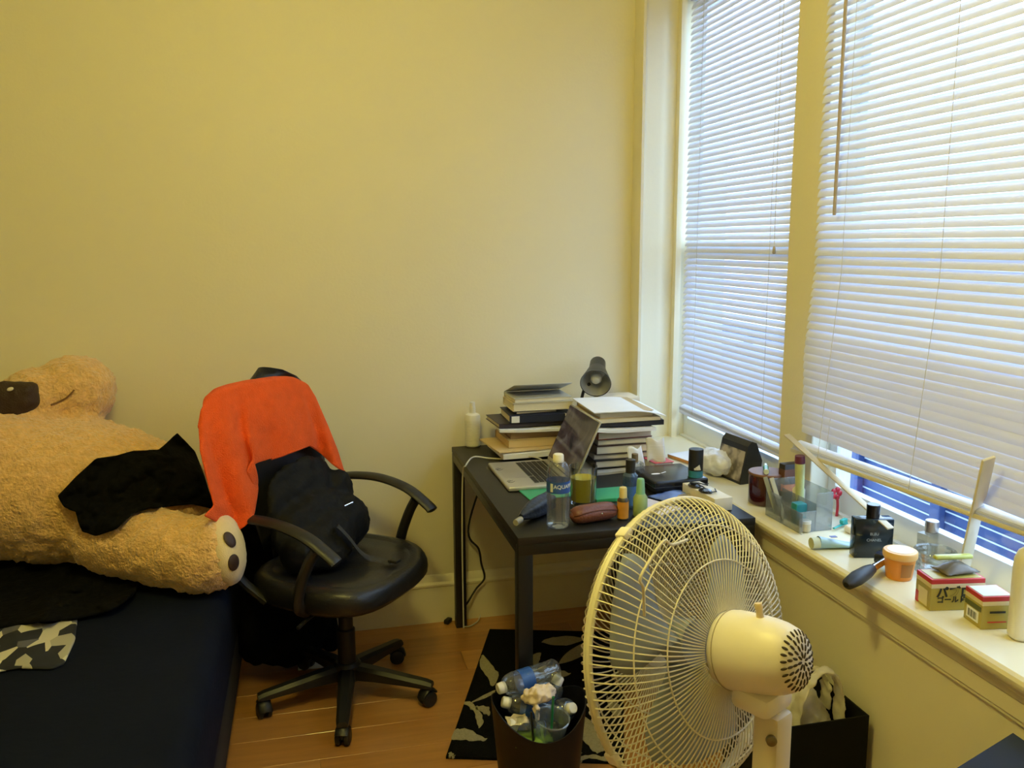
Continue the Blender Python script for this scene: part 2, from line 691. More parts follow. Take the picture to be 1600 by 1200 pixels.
# pull cords with knob on the left blind
pc = thing('blind_pull_cord', 'thin pull cord hanging over the right side of the narrow blind', 'cord', (1.468, 2.52, 2.43))
c = MB()
c.tube([(0, 0, 0), (0, 0.002, -0.5), (0.001, -0.003, -0.92)], 0.0011, 5)
c.build('cord', M_CORD, pc)
c = MB()
c.lathe([(0.0015, 0.0), (0.004, -0.006), (0.0055, -0.022), (0.003, -0.026)], (0.001, -0.003, -0.915), 10)
c.build('tassel', M_WAND, pc)

# ------------------------------------------------------------------ outside: ground and a blue boarded fence across the areaway
struct(MB().box((6.0, 1.5, -0.9), (8.4, 30, 0.1)).build('outside_ground', mat('grey_pavement', (0.30, 0.31, 0.33), 0.9), smooth=False), 'grey pavement outside')
fence = thing('boarded_fence', 'blue boarded fence seen outside under the wide blind', 'fence', (2.35, 1.5, -0.85))
M_FB = mat('blue_fence_paint', (0.022, 0.055, 0.19), 0.6, var=0.12)
M_FW = mat('pale_fence_joint', (0.62, 0.70, 0.80), 0.6)
bme = MB().box((0, 0, 0), (0.03, 7.0, 0.0375), 0.002).mesh('board', M_FB, False)
for k in range(44):
    link('board', bme, fence, (0, 0, 0.05 + k * 0.043))
jme = MB().box((0, 0, 0), (0.012, 7.0, 0.0056), 0.0005).mesh('joint_strip', M_FW, False)
for k in range(43):
    link('joint_strip', jme, fence, (-0.0115, 0, 0.0715 + k * 0.043))
b = MB()
b.box((0.03, 0, 0.96), (0.02, 7.0, 1.91))
b.build('backing_panel', M_FB, fence, smooth=False)
pme = MB().box((0, 0, 0.97), (0.03, 0.055, 1.94), 0.004).mesh('post', M_FB, False)
for k in range(14):
    link('post', pme, fence, (-0.03, -3.3 + k * 0.5, 0))

# ------------------------------------------------------------------ ceiling lamp (above the frame)
lamp = thing('ceiling_lamp', 'round ceiling lamp with a glowing globe', 'lamp', (LAMP_POS[0], LAMP_POS[1], ZC))
MB().cyl((0, 0, -0.03), 0.09, 0.03, 32, bev=0.006).build('ceiling_plate', M_WHITE, lamp)
MB().cyl((0, 0, -0.15), 0.025, 0.12, 20).build('socket', M_WHITE, lamp)
gm = bpy.data.materials.new('lit_globe')
gm.use_nodes = True
e = gm.node_tree.nodes.new('ShaderNodeEmission')
e.inputs[0].default_value = LAMP_COLOR + (1,)
e.inputs[1].default_value = LAMP_STRENGTH
gm.node_tree.links.new(e.outputs[0], gm.node_tree.nodes['Material Output'].inputs[0])
MB().ell((0, 0, LAMP_POS[2] - ZC), (0.13, 0.13, 0.125), None, 24, 16).build('globe', gm, lamp)

# ------------------------------------------------------------------ bed
ZB = 0.50
M_SHEET = mat('navy_fitted_sheet', (0.0055, 0.0078, 0.018), 0.9, var=0.25, scale=6, bump=0.12, bscale=40, spec=0.08)
bed = thing('bed', 'low bed with a dark navy fitted sheet along the left', 'bed', (-1.02, 2.05, 0))
m = MB()
m.box((0, 0, ZB - 0.14), (1.50, 2.34, 0.28), 0.055, seg=5)
for v in m.bm.verts:
    d = fbm((v.co.x * 2, v.co.y * 2, v.co.z * 3), 1.0)
    v.co.z += 0.004 * d
m.build('mattress', M_SHEET, bed)
m = MB()
m.box((0, 0, 0.13), (1.47, 2.30, 0.19), 0.012)
m.build('box_base', mat('black_bed_base', (0.008, 0.008, 0.010), 0.9), bed)
for sx in (-0.62, 0.62):
    for sy in (-1.02, 1.02):
        MB().cyl((sx, sy, 0), 0.025, 0.04, 16).build('foot', M_BLACK, bed)

# ------------------------------------------------------------------ teddy bear
M_FUR = mat('tan_plush_fur', (0.76, 0.47, 0.19), 0.95, var=0.30, scale=55, bump=1.0, bscale=110, sheen=0.5, spec=0.1)
M_PALM = mat('cream_plush_sole', (0.74, 0.60, 0.36), 0.9, var=0.1, scale=60, bump=0.3, sheen=0.4)
M_BROWN = mat('dark_brown_plush', (0.035, 0.016, 0.010), 0.55, var=0.3, scale=30, bump=0.2)
bear = thing('teddy_bear', 'giant tan teddy bear lying back on the bed against the wall', 'teddy bear', (-0.75, 2.95, ZB))
BO = Vector(bear.location)
bp = []        # (centre, radii, rotation)


def capsule(a, b, ra, rb, n=6):
    a, b = Vector(a), Vector(b)
    for i in range(n):
        t = i / (n - 1)
        r = ra + (rb - ra) * t
        bp.append((a.lerp(b, t), (r, r, r), None))


bp.append((Vector((-0.80, 2.985, 0.74)), (0.40, 0.27, 0.235), Matrix.Rotation(0.10, 3, 'Y')))
bp.append((Vector((-1.00, 3.00, 0.78)), (0.30, 0.27, 0.25), None))
bp.append((Vector((-0.62, 2.98, 0.70)), (0.27, 0.25, 0.20), None))
head = aty(118, 609, 3.12)
bp.append((head, (0.130, 0.125, 0.118), None))
bp.append((aty(62, 622, 3.10), (0.125, 0.14, 0.105), None))
bp.append((aty(20, 660, 3.10), (0.16, 0.15, 0.13), None))
kn = atz(175, 838, 0.635)
ft = atz(316, 868, 0.612)
capsule(kn, ft, 0.118, 0.112)
capsule(atz(240, 800, 0.66), atz(318, 800, 0.645), 0.11, 0.085)
axis = Vector((0.98, -0.02, 0.14)).normalized()
toe = ft + axis * 0.035
bp.append((toe + Vector((0, 0, 0.006)), (0.075, 0.116, 0.118), rotto(axis, (1, 0, 0))))
bmB = MB()
for c, r, rt in bp:
    bmB.ell(c - BO, r, rt, 28, 18)
BEAR_BVH = BVHTree.FromBMesh(bmB.bm)
bo = bmB.build('body', M_FUR, bear)
remesh(bo, 0.014, 6)
displace(bo, 0.030, 0.026, 3)
# sole of the near foot with brown toe pads
sole = MB()
rt = rotto(axis, (1, 0, 0))
sole.ell(toe - BO + axis * 0.034 + Vector((0, 0, 0.004)), (0.056, 0.108, 0.109), rt, 32, 20)
SOLE_BVH = BVHTree.FromBMesh(sole.bm)
sole_o = sole.build('sole', M_PALM, bear)
displace(sole_o, 0.006, 0.03, 2)
for px, py in ((359, 843), (365, 879)):
    d_ = ray(px, py).normalized()
    h_ = SOLE_BVH.ray_cast(CAM - BO, d_)
    if h_[0] is None:
        h_ = SOLE_BVH.find_nearest(atz(px, py, 0.62) - BO)
    d = MB()
    n_ = h_[1]
    d.ell(h_[0], (0.006, 0.020, 0.025), rotto(n_, (1, 0, 0)), 18, 12)
    d.build('toe_pad', M_BROWN, sole_o)
nose = MB()
for q_, r_ in zip([(47, 608), (42, 624), (24, 628), (0, 634), (-20, 640), (30, 612), (10, 618), (2, 646), (26, 638), (-14, 652)], (0.024, 0.040, 0.052, 0.060, 0.058, 0.034, 0.048, 0.048, 0.044, 0.045)):
    nose.ell(aty(q_[0], q_[1], 2.97) - BO, (r_, 0.045, r_), None, 20, 14)
nose_o = nose.build('nose', mat('dark_brown_plush_nose', (0.030, 0.013, 0.009), 0.6, var=0.3, scale=40, bump=0.3), bear)
remesh(nose_o, 0.008, 5)
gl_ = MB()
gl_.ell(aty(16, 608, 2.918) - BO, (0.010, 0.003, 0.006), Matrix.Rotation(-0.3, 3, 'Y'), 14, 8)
gl_.build('nose_glint_patch', mat('pale_painted_glint', (0.70, 0.66, 0.58), 0.3), nose_o)  # highlight on the nose, put in as a pale patch
# mouth stitch on the muzzle
st = MB()
pts = []
for px, py in ((80, 633), (92, 628), (103, 622), (112, 614), (116, 609)):
    p = aty(px, py, 3.1)
    d = (p - CAM).normalized()
    h = BEAR_BVH.ray_cast(CAM - BO, d)
    pts.append(h[0] - d * 0.004 if h[0] else p - BO)
st.tube(smoothpath(pts, 4), 0.003, 6)
st.build('mouth_stitch', mat('brown_thread', (0.20, 0.10, 0.035), 0.8), bear)


# ------------------------------------------------------------------ loose cloth lying over something
def lay_cloth(name, label, cat, m, sides, target, org, nu=36, nv=28, off=0.012, fold=0.012, fscale=9.0, thick=0.006, relax=3, seed=0, zf=None):
    P = coons(*sides, nu, nv)
    dep = []
    for row in P:
        dr = []
        for p in row:
            d = ray(p[0], p[1]).normalized()
            t = None
            if target:
                h = target.ray_cast(CAM - org, d)
                if h[0]:
                    t = h[3]
            if zf is not None:
                tz = (zf - CAM.z) / d.z
                if tz > 0 and (t is None or tz < t):
                    t = tz
            dr.append(t)
        dep.append(dr)
    # fill and relax
    known = [x for r in dep for x in r if x is not None]
    mean = sum(known) / len(known)
    fix = [[x if x is not None else None for x in r] for r in dep]
    cur = [[x if x is not None else mean for x in r] for r in dep]
    for it in range(60 if any(x is None for r in fix for x in r) else 0):
        for j in range(nv + 1):
            for i in range(nu + 1):
                if fix[j][i] is None:
                    nb = [cur[a][b] for a, b in ((j - 1, i), (j + 1, i), (j, i - 1), (j, i + 1)) if 0 <= a <= nv and 0 <= b <= nu]
                    cur[j][i] = sum(nb) / len(nb)
    for it in range(relax):
        nx = [r[:] for r in cur]
        for j in range(nv + 1):
            for i in range(nu + 1):
                nb = [cur[a][b] for a, b in ((j - 1, i), (j + 1, i), (j, i - 1), (j, i + 1)) if 0 <= a <= nv and 0 <= b <= nu]
                nx[j][i] = min(cur[j][i], 0.4 * cur[j][i] + 0.6 * sum(nb) / len(nb))
        cur = nx
    mb = MB()
    G = []
    for j in range(nv + 1):
        row = []
        for i in range(nu + 1):
            p = P[j][i]
            d = ray(p[0], p[1]).normalized()
            w = CAM + d * cur[j][i]
            n = fbm((w.x + seed, w.y * 0.6, w.z), fscale)
            row.append(CAM + d * (cur[j][i] - off - fold * max(-0.12, n)))
        G.append(row)
    base = Vector((sum(p.x for r in G for p in r), sum(p.y for r in G for p in r), 0)) / ((nu + 1) * (nv + 1))
    base.z = min(p.z for r in G for p in r)
    mb.grid([[p - base for p in r] for r in G])
    o = mb.build(name, m, loc=base, angle=180)
    solidify(o, thick)
    subsurf(o, 1)
    LAST[label] = (P, G)
    return tag(o, label, cat)


LAST = {}
v2 = lambda L: [(a, b, 0) for a, b in L]
lay_cloth('folded_garment', 'black garment thrown over the belly and legs of the tan teddy bear', 'clothes', M_BLACKCLOTH,
          (v2([(90, 775), (118, 745), (150, 716), (180, 712), (208, 704), (248, 703), (277, 676)]),
           v2([(128, 830), (150, 838), (180, 828), (208, 802), (235, 794), (262, 792), (300, 788), (336, 796)]),
           v2([(90, 775), (100, 792), (118, 800), (122, 815), (128, 830)]),
           v2([(277, 676), (305, 705), (318, 740), (336, 796)])), BEAR_BVH, BO, 60, 40, 0.022, 0.050, 15.0, 0.007, 8)
trouser = lay_cloth('folded_trousers', 'black trousers with small metal studs folded on the bed below the bear', 'trousers', M_BLACKCLOTH,
          (v2([(-30, 850), (20, 842), (80, 818), (118, 830), (160, 860), (210, 880)]),
           v2([(-30, 985), (40, 975), (110, 968), (160, 958), (190, 945), (212, 925)]),
           v2([(-30, 850), (-30, 985)]),
           v2([(210, 880), (218, 900), (212, 925)])), None, Vector(), 60, 44, 0.050, 0.085, 10.0, 0.010, 2, 3, ZB)
lay_cloth('crumpled_blanket', 'grey-green blanket corner tucked under the teddy bear at the left', 'blanket', mat('grey_green_fleece', (0.10, 0.115, 0.085), 0.9, var=0.3, bump=0.3, sheen=0.3),
          (v2([(-40, 800), (0, 806), (40, 820)]), v2([(-40, 850), (10, 845), (78, 822)]), v2([(-40, 800), (-40, 850)]), v2([(40, 820), (78, 822)])),
          None, Vector(), 16, 10, 0.04, 0.02, 9.0, 0.012, 2, 5, ZB)


def shard_mat():
    m = bpy.data.materials.new('shard_print_cotton')
    m.use_nodes = True
    nt = m.node_tree
    b = nt.nodes['Principled BSDF']
    b.inputs['Roughness'].default_value = 0.9
    tc = nt.nodes.new('ShaderNodeTexCoord')
    v = nt.nodes.new('ShaderNodeTexVoronoi')
    v.inputs['Scale'].default_value = 26
    v.inputs['Randomness'].default_value = 1.0
    mp = nt.nodes.new('ShaderNodeMapping')
    mp.inputs['Scale'].default_value = (1.0, 0.6, 0.6)
    mp.inputs['Rotation'].default_value = (0, 0, 0.5)
    nt.links.new(tc.outputs['Object'], mp.inputs[0])
    nt.links.new(mp.outputs[0], v.inputs['Vector'])
    sp = nt.nodes.new('ShaderNodeSeparateColor')
    nt.links.new(v.outputs['Color'], sp.inputs[0])
    cr = nt.nodes.new('ShaderNodeValToRGB')
    cr.color_ramp.interpolation = 'CONSTANT'
    el = cr.color_ramp.elements
    el[0].position = 0.0
    el[0].color = (0.012, 0.014, 0.022, 1)
    el[1].position = 0.36
    el[1].color = (0.55, 0.52, 0.40, 1)
    q = el.new(0.62)
    q.color = (0.10, 0.10, 0.12, 1)
    q = el.new(0.74)
    q.color = (0.36, 0.34, 0.27, 1)
    nt.links.new(sp.outputs[0], cr.inputs[0])
    nt.links.new(cr.outputs[0], b.inputs['Base Color'])
    return m


lay_cloth('printed_cloth', 'cloth printed with grey and white shards lying on the navy bed', 'clothes', shard_mat(),
          (v2([(-30, 985), (30, 972), (80, 975), (122, 962)]), v2([(-30, 1055), (30, 1044), (80, 1046), (100, 1038)]),
           v2([(-30, 985), (-30, 1055)]), v2([(122, 962), (118, 1000), (100, 1038)])), None, Vector(), 26, 14, 0.012, 0.02, 9.0, 0.008, 2, 9, ZB)
# studs on the trousers
for px, py in ((82, 860), (102, 881)):
    PP, GG = LAST[trouser['label']]
    p = min(((abs(a[0] - px) + abs(a[1] - py), g) for ra_, rg_ in zip(PP, GG) for a, g in zip(ra_, rg_)), key=lambda t_: t_[0])[1] + Vector((0, -0.004, 0.006))
    s = MB()
    s.lathe([(0, 0.004), (0.003, 0.003), (0.0045, 0.0), (0.0045, -0.002), (0, -0.002)], p - trouser.location, 12)
    s.build('stud', mat('brass', (0.85, 0.62, 0.35), 0.25, metal=1.0), trouser)

# ------------------------------------------------------------------ office chair
CH = Vector((0.08, 2.77, 0))
CRZ = math.atan2(-0.62, 0.78)
chair = thing('office_chair', 'black swivel office chair on a five-star base between bed and desk', 'chair', CH, CRZ)


def superpad(cx, cy, hx, hy, layers, ex=3.2, seg=44):
    m = MB()
    rings = []
    for sc, z, dome in layers:
        ring = []
        for k in range(seg):
            a = 2 * PI * k / seg
            ca, sa = math.cos(a), math.sin(a)
            r = (abs(ca) ** ex + abs(sa) ** ex) ** (-1 / ex)
            x, y = r * ca * hx * sc, r * sa * hy * sc
            zz = z - (0.022 * max(0, x / hx) ** 3 if dome else 0.0) + 0.012 * (abs(y) / hy) ** 2 * (1 if dome else 0)
            ring.append(m.bm.verts.new((cx + x, cy + y, zz)))
        rings.append(ring)
    for a, b in zip(rings, rings[1:]):
        for k in range(seg):
            m.bm.faces.new((a[k], a[(k + 1) % seg], b[(k + 1) % seg], b[k]))
    m.bm.faces.new(list(reversed(rings[0])))
    m.bm.faces.new(rings[-1])
    return m


superpad(0.0, 0, 0.245, 0.262, [(0.80, 0.405, 0), (0.93, 0.408, 0), (0.985, 0.425, 0), (1.0, 0.447, 1), (0.99, 0.470, 1), (0.95, 0.486, 1), (0.86, 0.493, 1), (0.80, 0.486, 1), (0.78, 0.489, 1), (0.5, 0.482, 1), (0.2, 0.478, 1), (0.02, 0.478, 1)]).build('seat', M_LEATHER, chair, angle=60)
# backrest: tall rounded shell, leaning back
br = MB()
rows = []
NV, NU = 18, 20
for side in (0, 1):
    for j in range(NV + 1):
        v = j / NV
        z = 0.56 + 0.550 * v
        hw = 0.200 * math.sqrt(1 - 0.93 * (max(0, v - 0.66) / 0.34) ** 2.0) * (0.86 + 0.14 * min(1, v * 4))
        row = []
        for i in range(NU + 1):
            u = -1 + 2 * i / NU
            bul = (1 - abs(u) ** 4) * (1 - abs(2 * v - 1) ** 6)
            x = -0.235 - 0.075 * v + 0.05 * u * u * 1.0 + (0.028 if side == 0 else -0.028) * bul
            row.append((x, u * hw, z + 0.012 * (1 - u * u) * max(0, v - 0.8) * 5))
        rows.append(row)
br.grid(rows[:NV + 1])
br.grid(rows[NV + 1:])
bmesh.ops.remove_doubles(br.bm, verts=br.bm.verts, dist=0.0005)
br.build('backrest', M_LEATHER, chair, angle=180)
sp = MB()
sp.tube(smoothpath([(-0.10, 0, 0.405), (-0.22, 0, 0.41), (-0.275, 0, 0.47), (-0.285, 0, 0.62)], 6), 0.022, 10, flat=0.5)
sp.build('back_bracket', M_BLACK, chair)
for s in (-1, 1):
    a = MB()
    pts = smoothpath([(-0.235, s * 0.262, 0.682), (-0.14, s * 0.275, 0.698), (-0.03, s * 0.282, 0.698), (0.08, s * 0.282, 0.672), (0.165, s * 0.278, 0.622), (0.185, s * 0.276, 0.605)], 6)
    a.tube(pts, [0.024] + [0.027] * (len(pts) - 2) + [0.016], 12, flat=0.48)
    arm = a.build('armrest', M_BLACK, chair)
    a = MB()
    a.tube(smoothpath([(0.115, s * 0.280, 0.640), (0.085, s * 0.284, 0.590), (0.055, s * 0.286, 0.520), (0.035, s * 0.278, 0.450), (0.02, s * 0.22, 0.405)], 6), 0.022, 10, flat=0.75)
    a.tube(smoothpath([(-0.19, s * 0.270, 0.685), (-0.225, s * 0.272, 0.60), (-0.20, s * 0.27, 0.50), (-0.12, s * 0.24, 0.42)], 6), 0.017, 8, flat=0.75)
    a.build('arm_support', M_BLACK, arm)
m = MB()
m.box((0, 0, 0.392), (0.22, 0.18, 0.03), 0.006)
m.build('tilt_mechanism', M_BLACK, chair)
m = MB()
m.lathe([(0.034, 0.075), (0.034, 0.13), (0.030, 0.135), (0.030, 0.25), (0.024, 0.255), (0.024, 0.38)], (0, 0, 0), 20)
m.build('gas_column', M_BLACK, chair)
m = MB()
m.tube([(0.02, -0.1, 0.39), (0.03, -0.24, 0.385), (0.035, -0.285, 0.38)], 0.006, 8)
m.build('height_lever', M_BLACK, chair)
hub = MB().lathe([(0.03, 0.07), (0.047, 0.075), (0.047, 0.125), (0.038, 0.135), (0.034, 0.135)], (0, 0, 0), 24).build('hub', M_BLACK, chair)
lg = MB()
for (x, w, z, t) in ():
    pass
rows = []
for (x, w, zt, zb) in ((0.02, 0.026, 0.128, 0.078), (0.10, 0.025, 0.118, 0.078), (0.20, 0.022, 0.102, 0.072), (0.278, 0.020, 0.090, 0.066), (0.298, 0.017, 0.084, 0.066)):
    rows.append([(x, -w, zb), (x, -w, zt - 0.010), (x, -w * 0.55, zt), (x, w * 0.55, zt), (x, w, zt - 0.010), (x, w, zb)])
lg.grid([r + [r[0]] for r in rows])
bmesh.ops.remove_doubles(lg.bm, verts=lg.bm.verts, dist=0.0001)
bmesh.ops.holes_fill(lg.bm, edges=[e for e in lg.bm.edges if e.is_boundary])
leg_me = lg.mesh('leg', M_BLACK, True, 35)
ca = MB()
for s in (-1, 1):
    ca.lathe([(0.0, -0.009), (0.019, -0.009), (0.0255, -0.006), (0.0265, 0.0), (0.0255, 0.006), (0.019, 0.009), (0, 0.009)], (0, s * 0.014, 0.0265), 22, Matrix.Rotation(PI / 2, 3, 'X'))
ca.box((0.004, 0, 0.040), (0.034, 0.012, 0.030), 0.005)
ca.lathe([(0.0065, 0.04), (0.0065, 0.072)], (0.0, 0, 0), 10)
ca.tube([(-0.028, 0, 0.030), (-0.022, 0, 0.048), (-0.006, 0, 0.060), (0.014, 0, 0.058), (0.027, 0, 0.044)], 0.020, 8, flat=0.3)
cast_me = ca.mesh('caster', M_BLACK, True, 35)
for k in range(5):
    aw = math.radians(-24 + 72 * k)
    l = link('leg', leg_me, chair, (0, 0, 0), (0, 0, aw - CRZ))
    link('caster', cast_me, l, (0.280, 0, 0), (0, 0, 0.9 + k * 1.3))


# ------------------------------------------------------------------ orange towel over the backrest
fx, fy = math.cos(CRZ), math.sin(CRZ)
pl_n = Vector((0.53 * fx, 0.53 * fy, 0.075)).normalized()
pl_0 = CH + Vector((-0.172 * fx, -0.172 * fy, 0.56))


def on_back(px, py, push=0.0):
    d = ray(px, py)
    t = (pl_0 + pl_n * push - CAM).dot(pl_n) / d.dot(pl_n)
    return CAM + d * t


top = v2([(311, 668), (316, 640), (330, 620), (352, 608), (400, 597), (440, 591), (462, 591), (480, 600), (492, 620)])
bot = v2([(318, 806), (350, 822), (368, 832), (384, 822), (396, 806), (399, 780), (392, 752), (384, 737), (399, 724), (440, 712), (484, 695), (503, 708), (520, 724), (538, 737)])
lef = v2([(311, 668), (312, 705), (325, 755), (334, 790), (318, 806)])
rig = v2([(492, 620), (512, 665), (528, 705), (538, 737)])
NU, NV = 60, 36
P = coons(top, bot, lef, rig, NU, NV)
G = []
for j, row in enumerate(P):
    v = j / NV
    r = []
    for i, p in enumerate(row):
        u = i / NU
        f = 0.019 * math.sin(u * 26 + 2.0 * math.sin(v * 2.2)) * (0.15 + v) * (1.0 if (u < 0.42 or u > 0.82) else 0.25)
        f += 0.010 * (fbm((p[0] / 40, p[1] / 70, 0)))
        edge = 0.03 * (1 - v) ** 3
        r.append(on_back(p[0], p[1], 0.045 + f * min(1, 3 * v + .1) - edge))
    G.append(r)
# over the ridge and down the rear
back = []
BW = lambda i: max(0.02 * 1, min(1.0, (i / NU - 0.14) * 3.5))
for k, (dx, dz) in enumerate(((-0.03, 0.004), (-0.065, -0.004), (-0.095, -0.03), (-0.105, -0.09), (-0.108, -0.16), (-0.108, -0.24))):
    back.insert(0, [q + Vector((fx * dx * BW(i), fy * dx * BW(i), dz * BW(i))) for i, q in enumerate(G[0])])
tw = MB()
base = Vector((CH.x - 0.2, CH.y + 0.1, 0.6))
tw.grid([[q - base for q in r] for r in back + G])
M_TOWEL = mat('orange_terry_towel', (0.84, 0.108, 0.020), 0.95, var=0.14, scale=30, bump=0.6, bscale=260, sheen=0.08, spec=0.05)
towel = tw.build('bath_towel', M_TOWEL, loc=base, angle=180)
tag(towel, 'bright orange terry towel draped over the back of the office chair', 'towel')
solidify(towel, 0.007)
subsurf(towel, 1)
hem = MB()
hp = [G[-1][i] - base for i in range(int(NU * 0.62), NU + 1)]
hem.tube(hp, 0.0045, 6)
hem.build('hem', M_TOWEL, towel)

# ------------------------------------------------------------------ black backpack leaning on the chair back, and a black coat behind it
pk = thing('backpack', 'slumped black backpack on the office chair seat under the orange towel', 'backpack', CH, CRZ)
m = MB()
for c, r in (((-0.11, 0.0, 0.60), (0.075, 0.20, 0.115)), ((-0.150, 0.0, 0.67), (0.040, 0.19, 0.11)), ((-0.165, 0.0, 0.735), (0.026, 0.17, 0.09)),
             ((-0.055, -0.01, 0.570), (0.075, 0.15, 0.08)), ((-0.05, -0.14, 0.555), (0.07, 0.08, 0.065)), ((-0.06, 0.12, 0.58), (0.06, 0.09, 0.09)), ((-0.125, 0.16, 0.66), (0.045, 0.06, 0.09)), ((0.0, -0.06, 0.54), (0.05, 0.09, 0.05))):
    m.ell(c, r)
o = m.build('bag_body', mat('black_nylon', (0.0042, 0.0042, 0.005), 0.75, var=0.3, scale=20, bump=0.3, bscale=40, spec=0.25), pk)
remesh(o, 0.011, 5)
displace(o, 0.022, 0.05, 2)
m = MB()
m.tube(smoothpath([(0.02, -0.05, 0.63), (0.05, -0.03, 0.585), (0.07, 0.0, 0.53), (0.085, 0.03, 0.502), (0.12, 0.05, 0.494), (0.155, 0.055, 0.492)], 6), 0.016, 8, flat=0.25)
m.build('shoulder_strap', mat('grey_black_webbing', (0.03, 0.03, 0.032), 0.7, bump=0.2), pk)
m = MB()
m.box((0.165, 0.055, 0.497), (0.035, 0.03, 0.010), 0.003)
m.build('buckle', M_BLACK, pk)
m = MB()
m.tube([(0.028, -0.02, 0.688), (0.032, 0.02, 0.690)], 0.0022, 6)
m.build('zip_pull', M_CHROME, pk)

ct = MB()
co = Vector((-0.12, 3.0, 0.13))
for px, py, Y, r in ((375, 855, 2.98, 0.075), (400, 880, 3.0, 0.085), (430, 900, 3.02, 0.09), (375, 900, 3.0, 0.07), (385, 940, 3.02, 0.085), (420, 955, 3.03, 0.10), (455, 940, 3.05, 0.10), (480, 960, 3.06, 0.09),
                     (390, 985, 3.0, 0.08), (430, 1000, 3.02, 0.085), (470, 1000, 3.05, 0.08), (400, 1012, 2.96, 0.055), (505, 985, 3.08, 0.065), (460, 870, 3.06, 0.09), (500, 900, 3.10, 0.08), (440, 830, 3.08, 0.06), (385, 830, 2.99, 0.05), (365, 960, 2.99, 0.06), (510, 940, 3.10, 0.06), (520, 1000, 3.08, 0.04), (455, 1020, 3.0, 0.05)):
    q = aty(px, py, Y)
    ct.ell(q - co, (r, r * 0.75, r * 1.15))
coat = ct.build('hanging_coat', M_BLACKCLOTH, loc=co)
remesh(coat, 0.013, 6)
displace(coat, 0.035, 0.06, 2)
tag(coat, 'black coat hanging in a heap behind the office chair beside the bed', 'coat')

sc = MB()
sc.grid([[(x * 0.03, y * 0.025, 0.003 + 0.010 * abs(fbm((x, y, 2), 0.9))) for x in range(-2, 3)] for y in range(-2, 3)])
o = sc.build('paper_scrap', M_PAPER, loc=atz(492, 1036, 0.0), angle=180)
solidify(o, 0.001)
tag(o, 'crumpled white paper scrap on the floor under the office chair', 'paper')

# ------------------------------------------------------------------ desk
DX0, DX1, DY0, DY1, ZD = 0.528, 1.238, 2.157, 3.245, 0.74
desk = thing('desk', 'plain black desk with square legs beside the window', 'desk', ((DX0 + DX1) / 2, (DY0 + DY1) / 2, 0))
dw, dl = DX1 - DX0, DY1 - DY0
MB().box((0, 0, ZD - 0.011), (dw, dl, 0.022), 0.002).build('tabletop', mat('black_desk_top', (0.0085, 0.008, 0.0076), 0.5, var=0.12, scale=4, bump=0.02), desk)
for s in (-1, 1):
    MB().box((0, s * (dl / 2 - 0.0125), ZD - 0.037), (dw - 0.004, 0.025, 0.030), 0.0015).build('end_rail', M_BLACKSATIN, desk)
    MB().box((s * (dw / 2 - 0.0125), 0, ZD - 0.037), (0.025, dl - 0.052, 0.030), 0.0015).build('side_rail', M_BLACKSATIN, desk)
    for q in (-1, 1):
        MB().box((s * (dw / 2 - 0.0215), q * (dl / 2 - 0.0215), (ZD - 0.024) / 2), (0.042, 0.042, ZD - 0.024), 0.002).build('leg', M_BLACKSATIN, desk)

# ------------------------------------------------------------------ rug (built where the desk stands on it)
ra, rb, rcn = Vector((0.653, 3.148)), Vector((0.347, 2.339)), Vector((0.855, 2.183))
rdn = ra + (rcn - rb)
rug = thing('rug', 'small black rug with cream leaf pattern under the desk', 'rug', ((ra.x + rcn.x) / 2, (ra.y + rcn.y) / 2, 0))
RO = Vector(rug.location)
m = MB()
m.prism([(p.x - RO.x, p.y - RO.y) for p in (ra, rb, rcn, rdn)], 0.0005, 0.009)
m.build('rug_field', mat('black_rug_pile', (0.006, 0.006, 0.006), 1.0, var=0.5, scale=90, bump=0.8, bscale=300, spec=0.1), rug, smooth=False)
M_LEAF = mat('cream_rug_pile', (0.44, 0.40, 0.27), 1.0, var=0.25, scale=120, bump=0.8, bscale=300, spec=0.1)
LEAVES = [[(325, 315), (390, 385), (445, 480), (400, 560), (340, 470), (300, 380)],
          [(785, 215), (870, 180), (1000, 175), (1120, 190), (1010, 235), (880, 245)],
          [(920, 385), (980, 300), (1080, 240), (1160, 220), (1130, 300), (1050, 350)],
          [(705, 325), (775, 305), (760, 370), (735, 415), (700, 400)],
          [(865, 455), (940, 440), (1005, 465), (930, 500), (870, 520)],
          [(1015, 605), (1060, 615), (1085, 640), (1040, 640)],
          [(230, 690), (320, 638), (410, 596), (410, 618), (320, 664)],
          [(175, 690), (235, 690), (290, 760), (325, 830), (295, 885), (270, 800), (230, 740)],
          [(260, 725), (340, 720), (375, 745), (375, 790), (320, 765)],
          [(110, 900), (200, 905), (345, 965), (320, 990), (220, 985), (90, 975)],
          [(60, 1080), (100, 1100), (95, 1115), (65, 1110)],
          [(1095, 790), (1190, 850), (1250, 930), (1250, 1000), (1275, 1060), (1200, 1080), (1130, 1010), (1085, 950)],
          [(1060, 1030), (1100, 1080), (1060, 1090)],
          [(1030, 1150), (1100, 1105), (1200, 1105), (1300, 1120), (1370, 1150), (1375, 1175), (1280, 1140), (1150, 1125), (1050, 1170)],
          [(1290, 640), (1370, 690), (1400, 780), (1350, 800), (1300, 720)],
          [(1300, 330), (1400, 300), (1500, 330), (1420, 380), (1330, 380)],
          [(1330, 480), (1420, 450), (1560, 480), (1460, 540), (1380, 540)]]
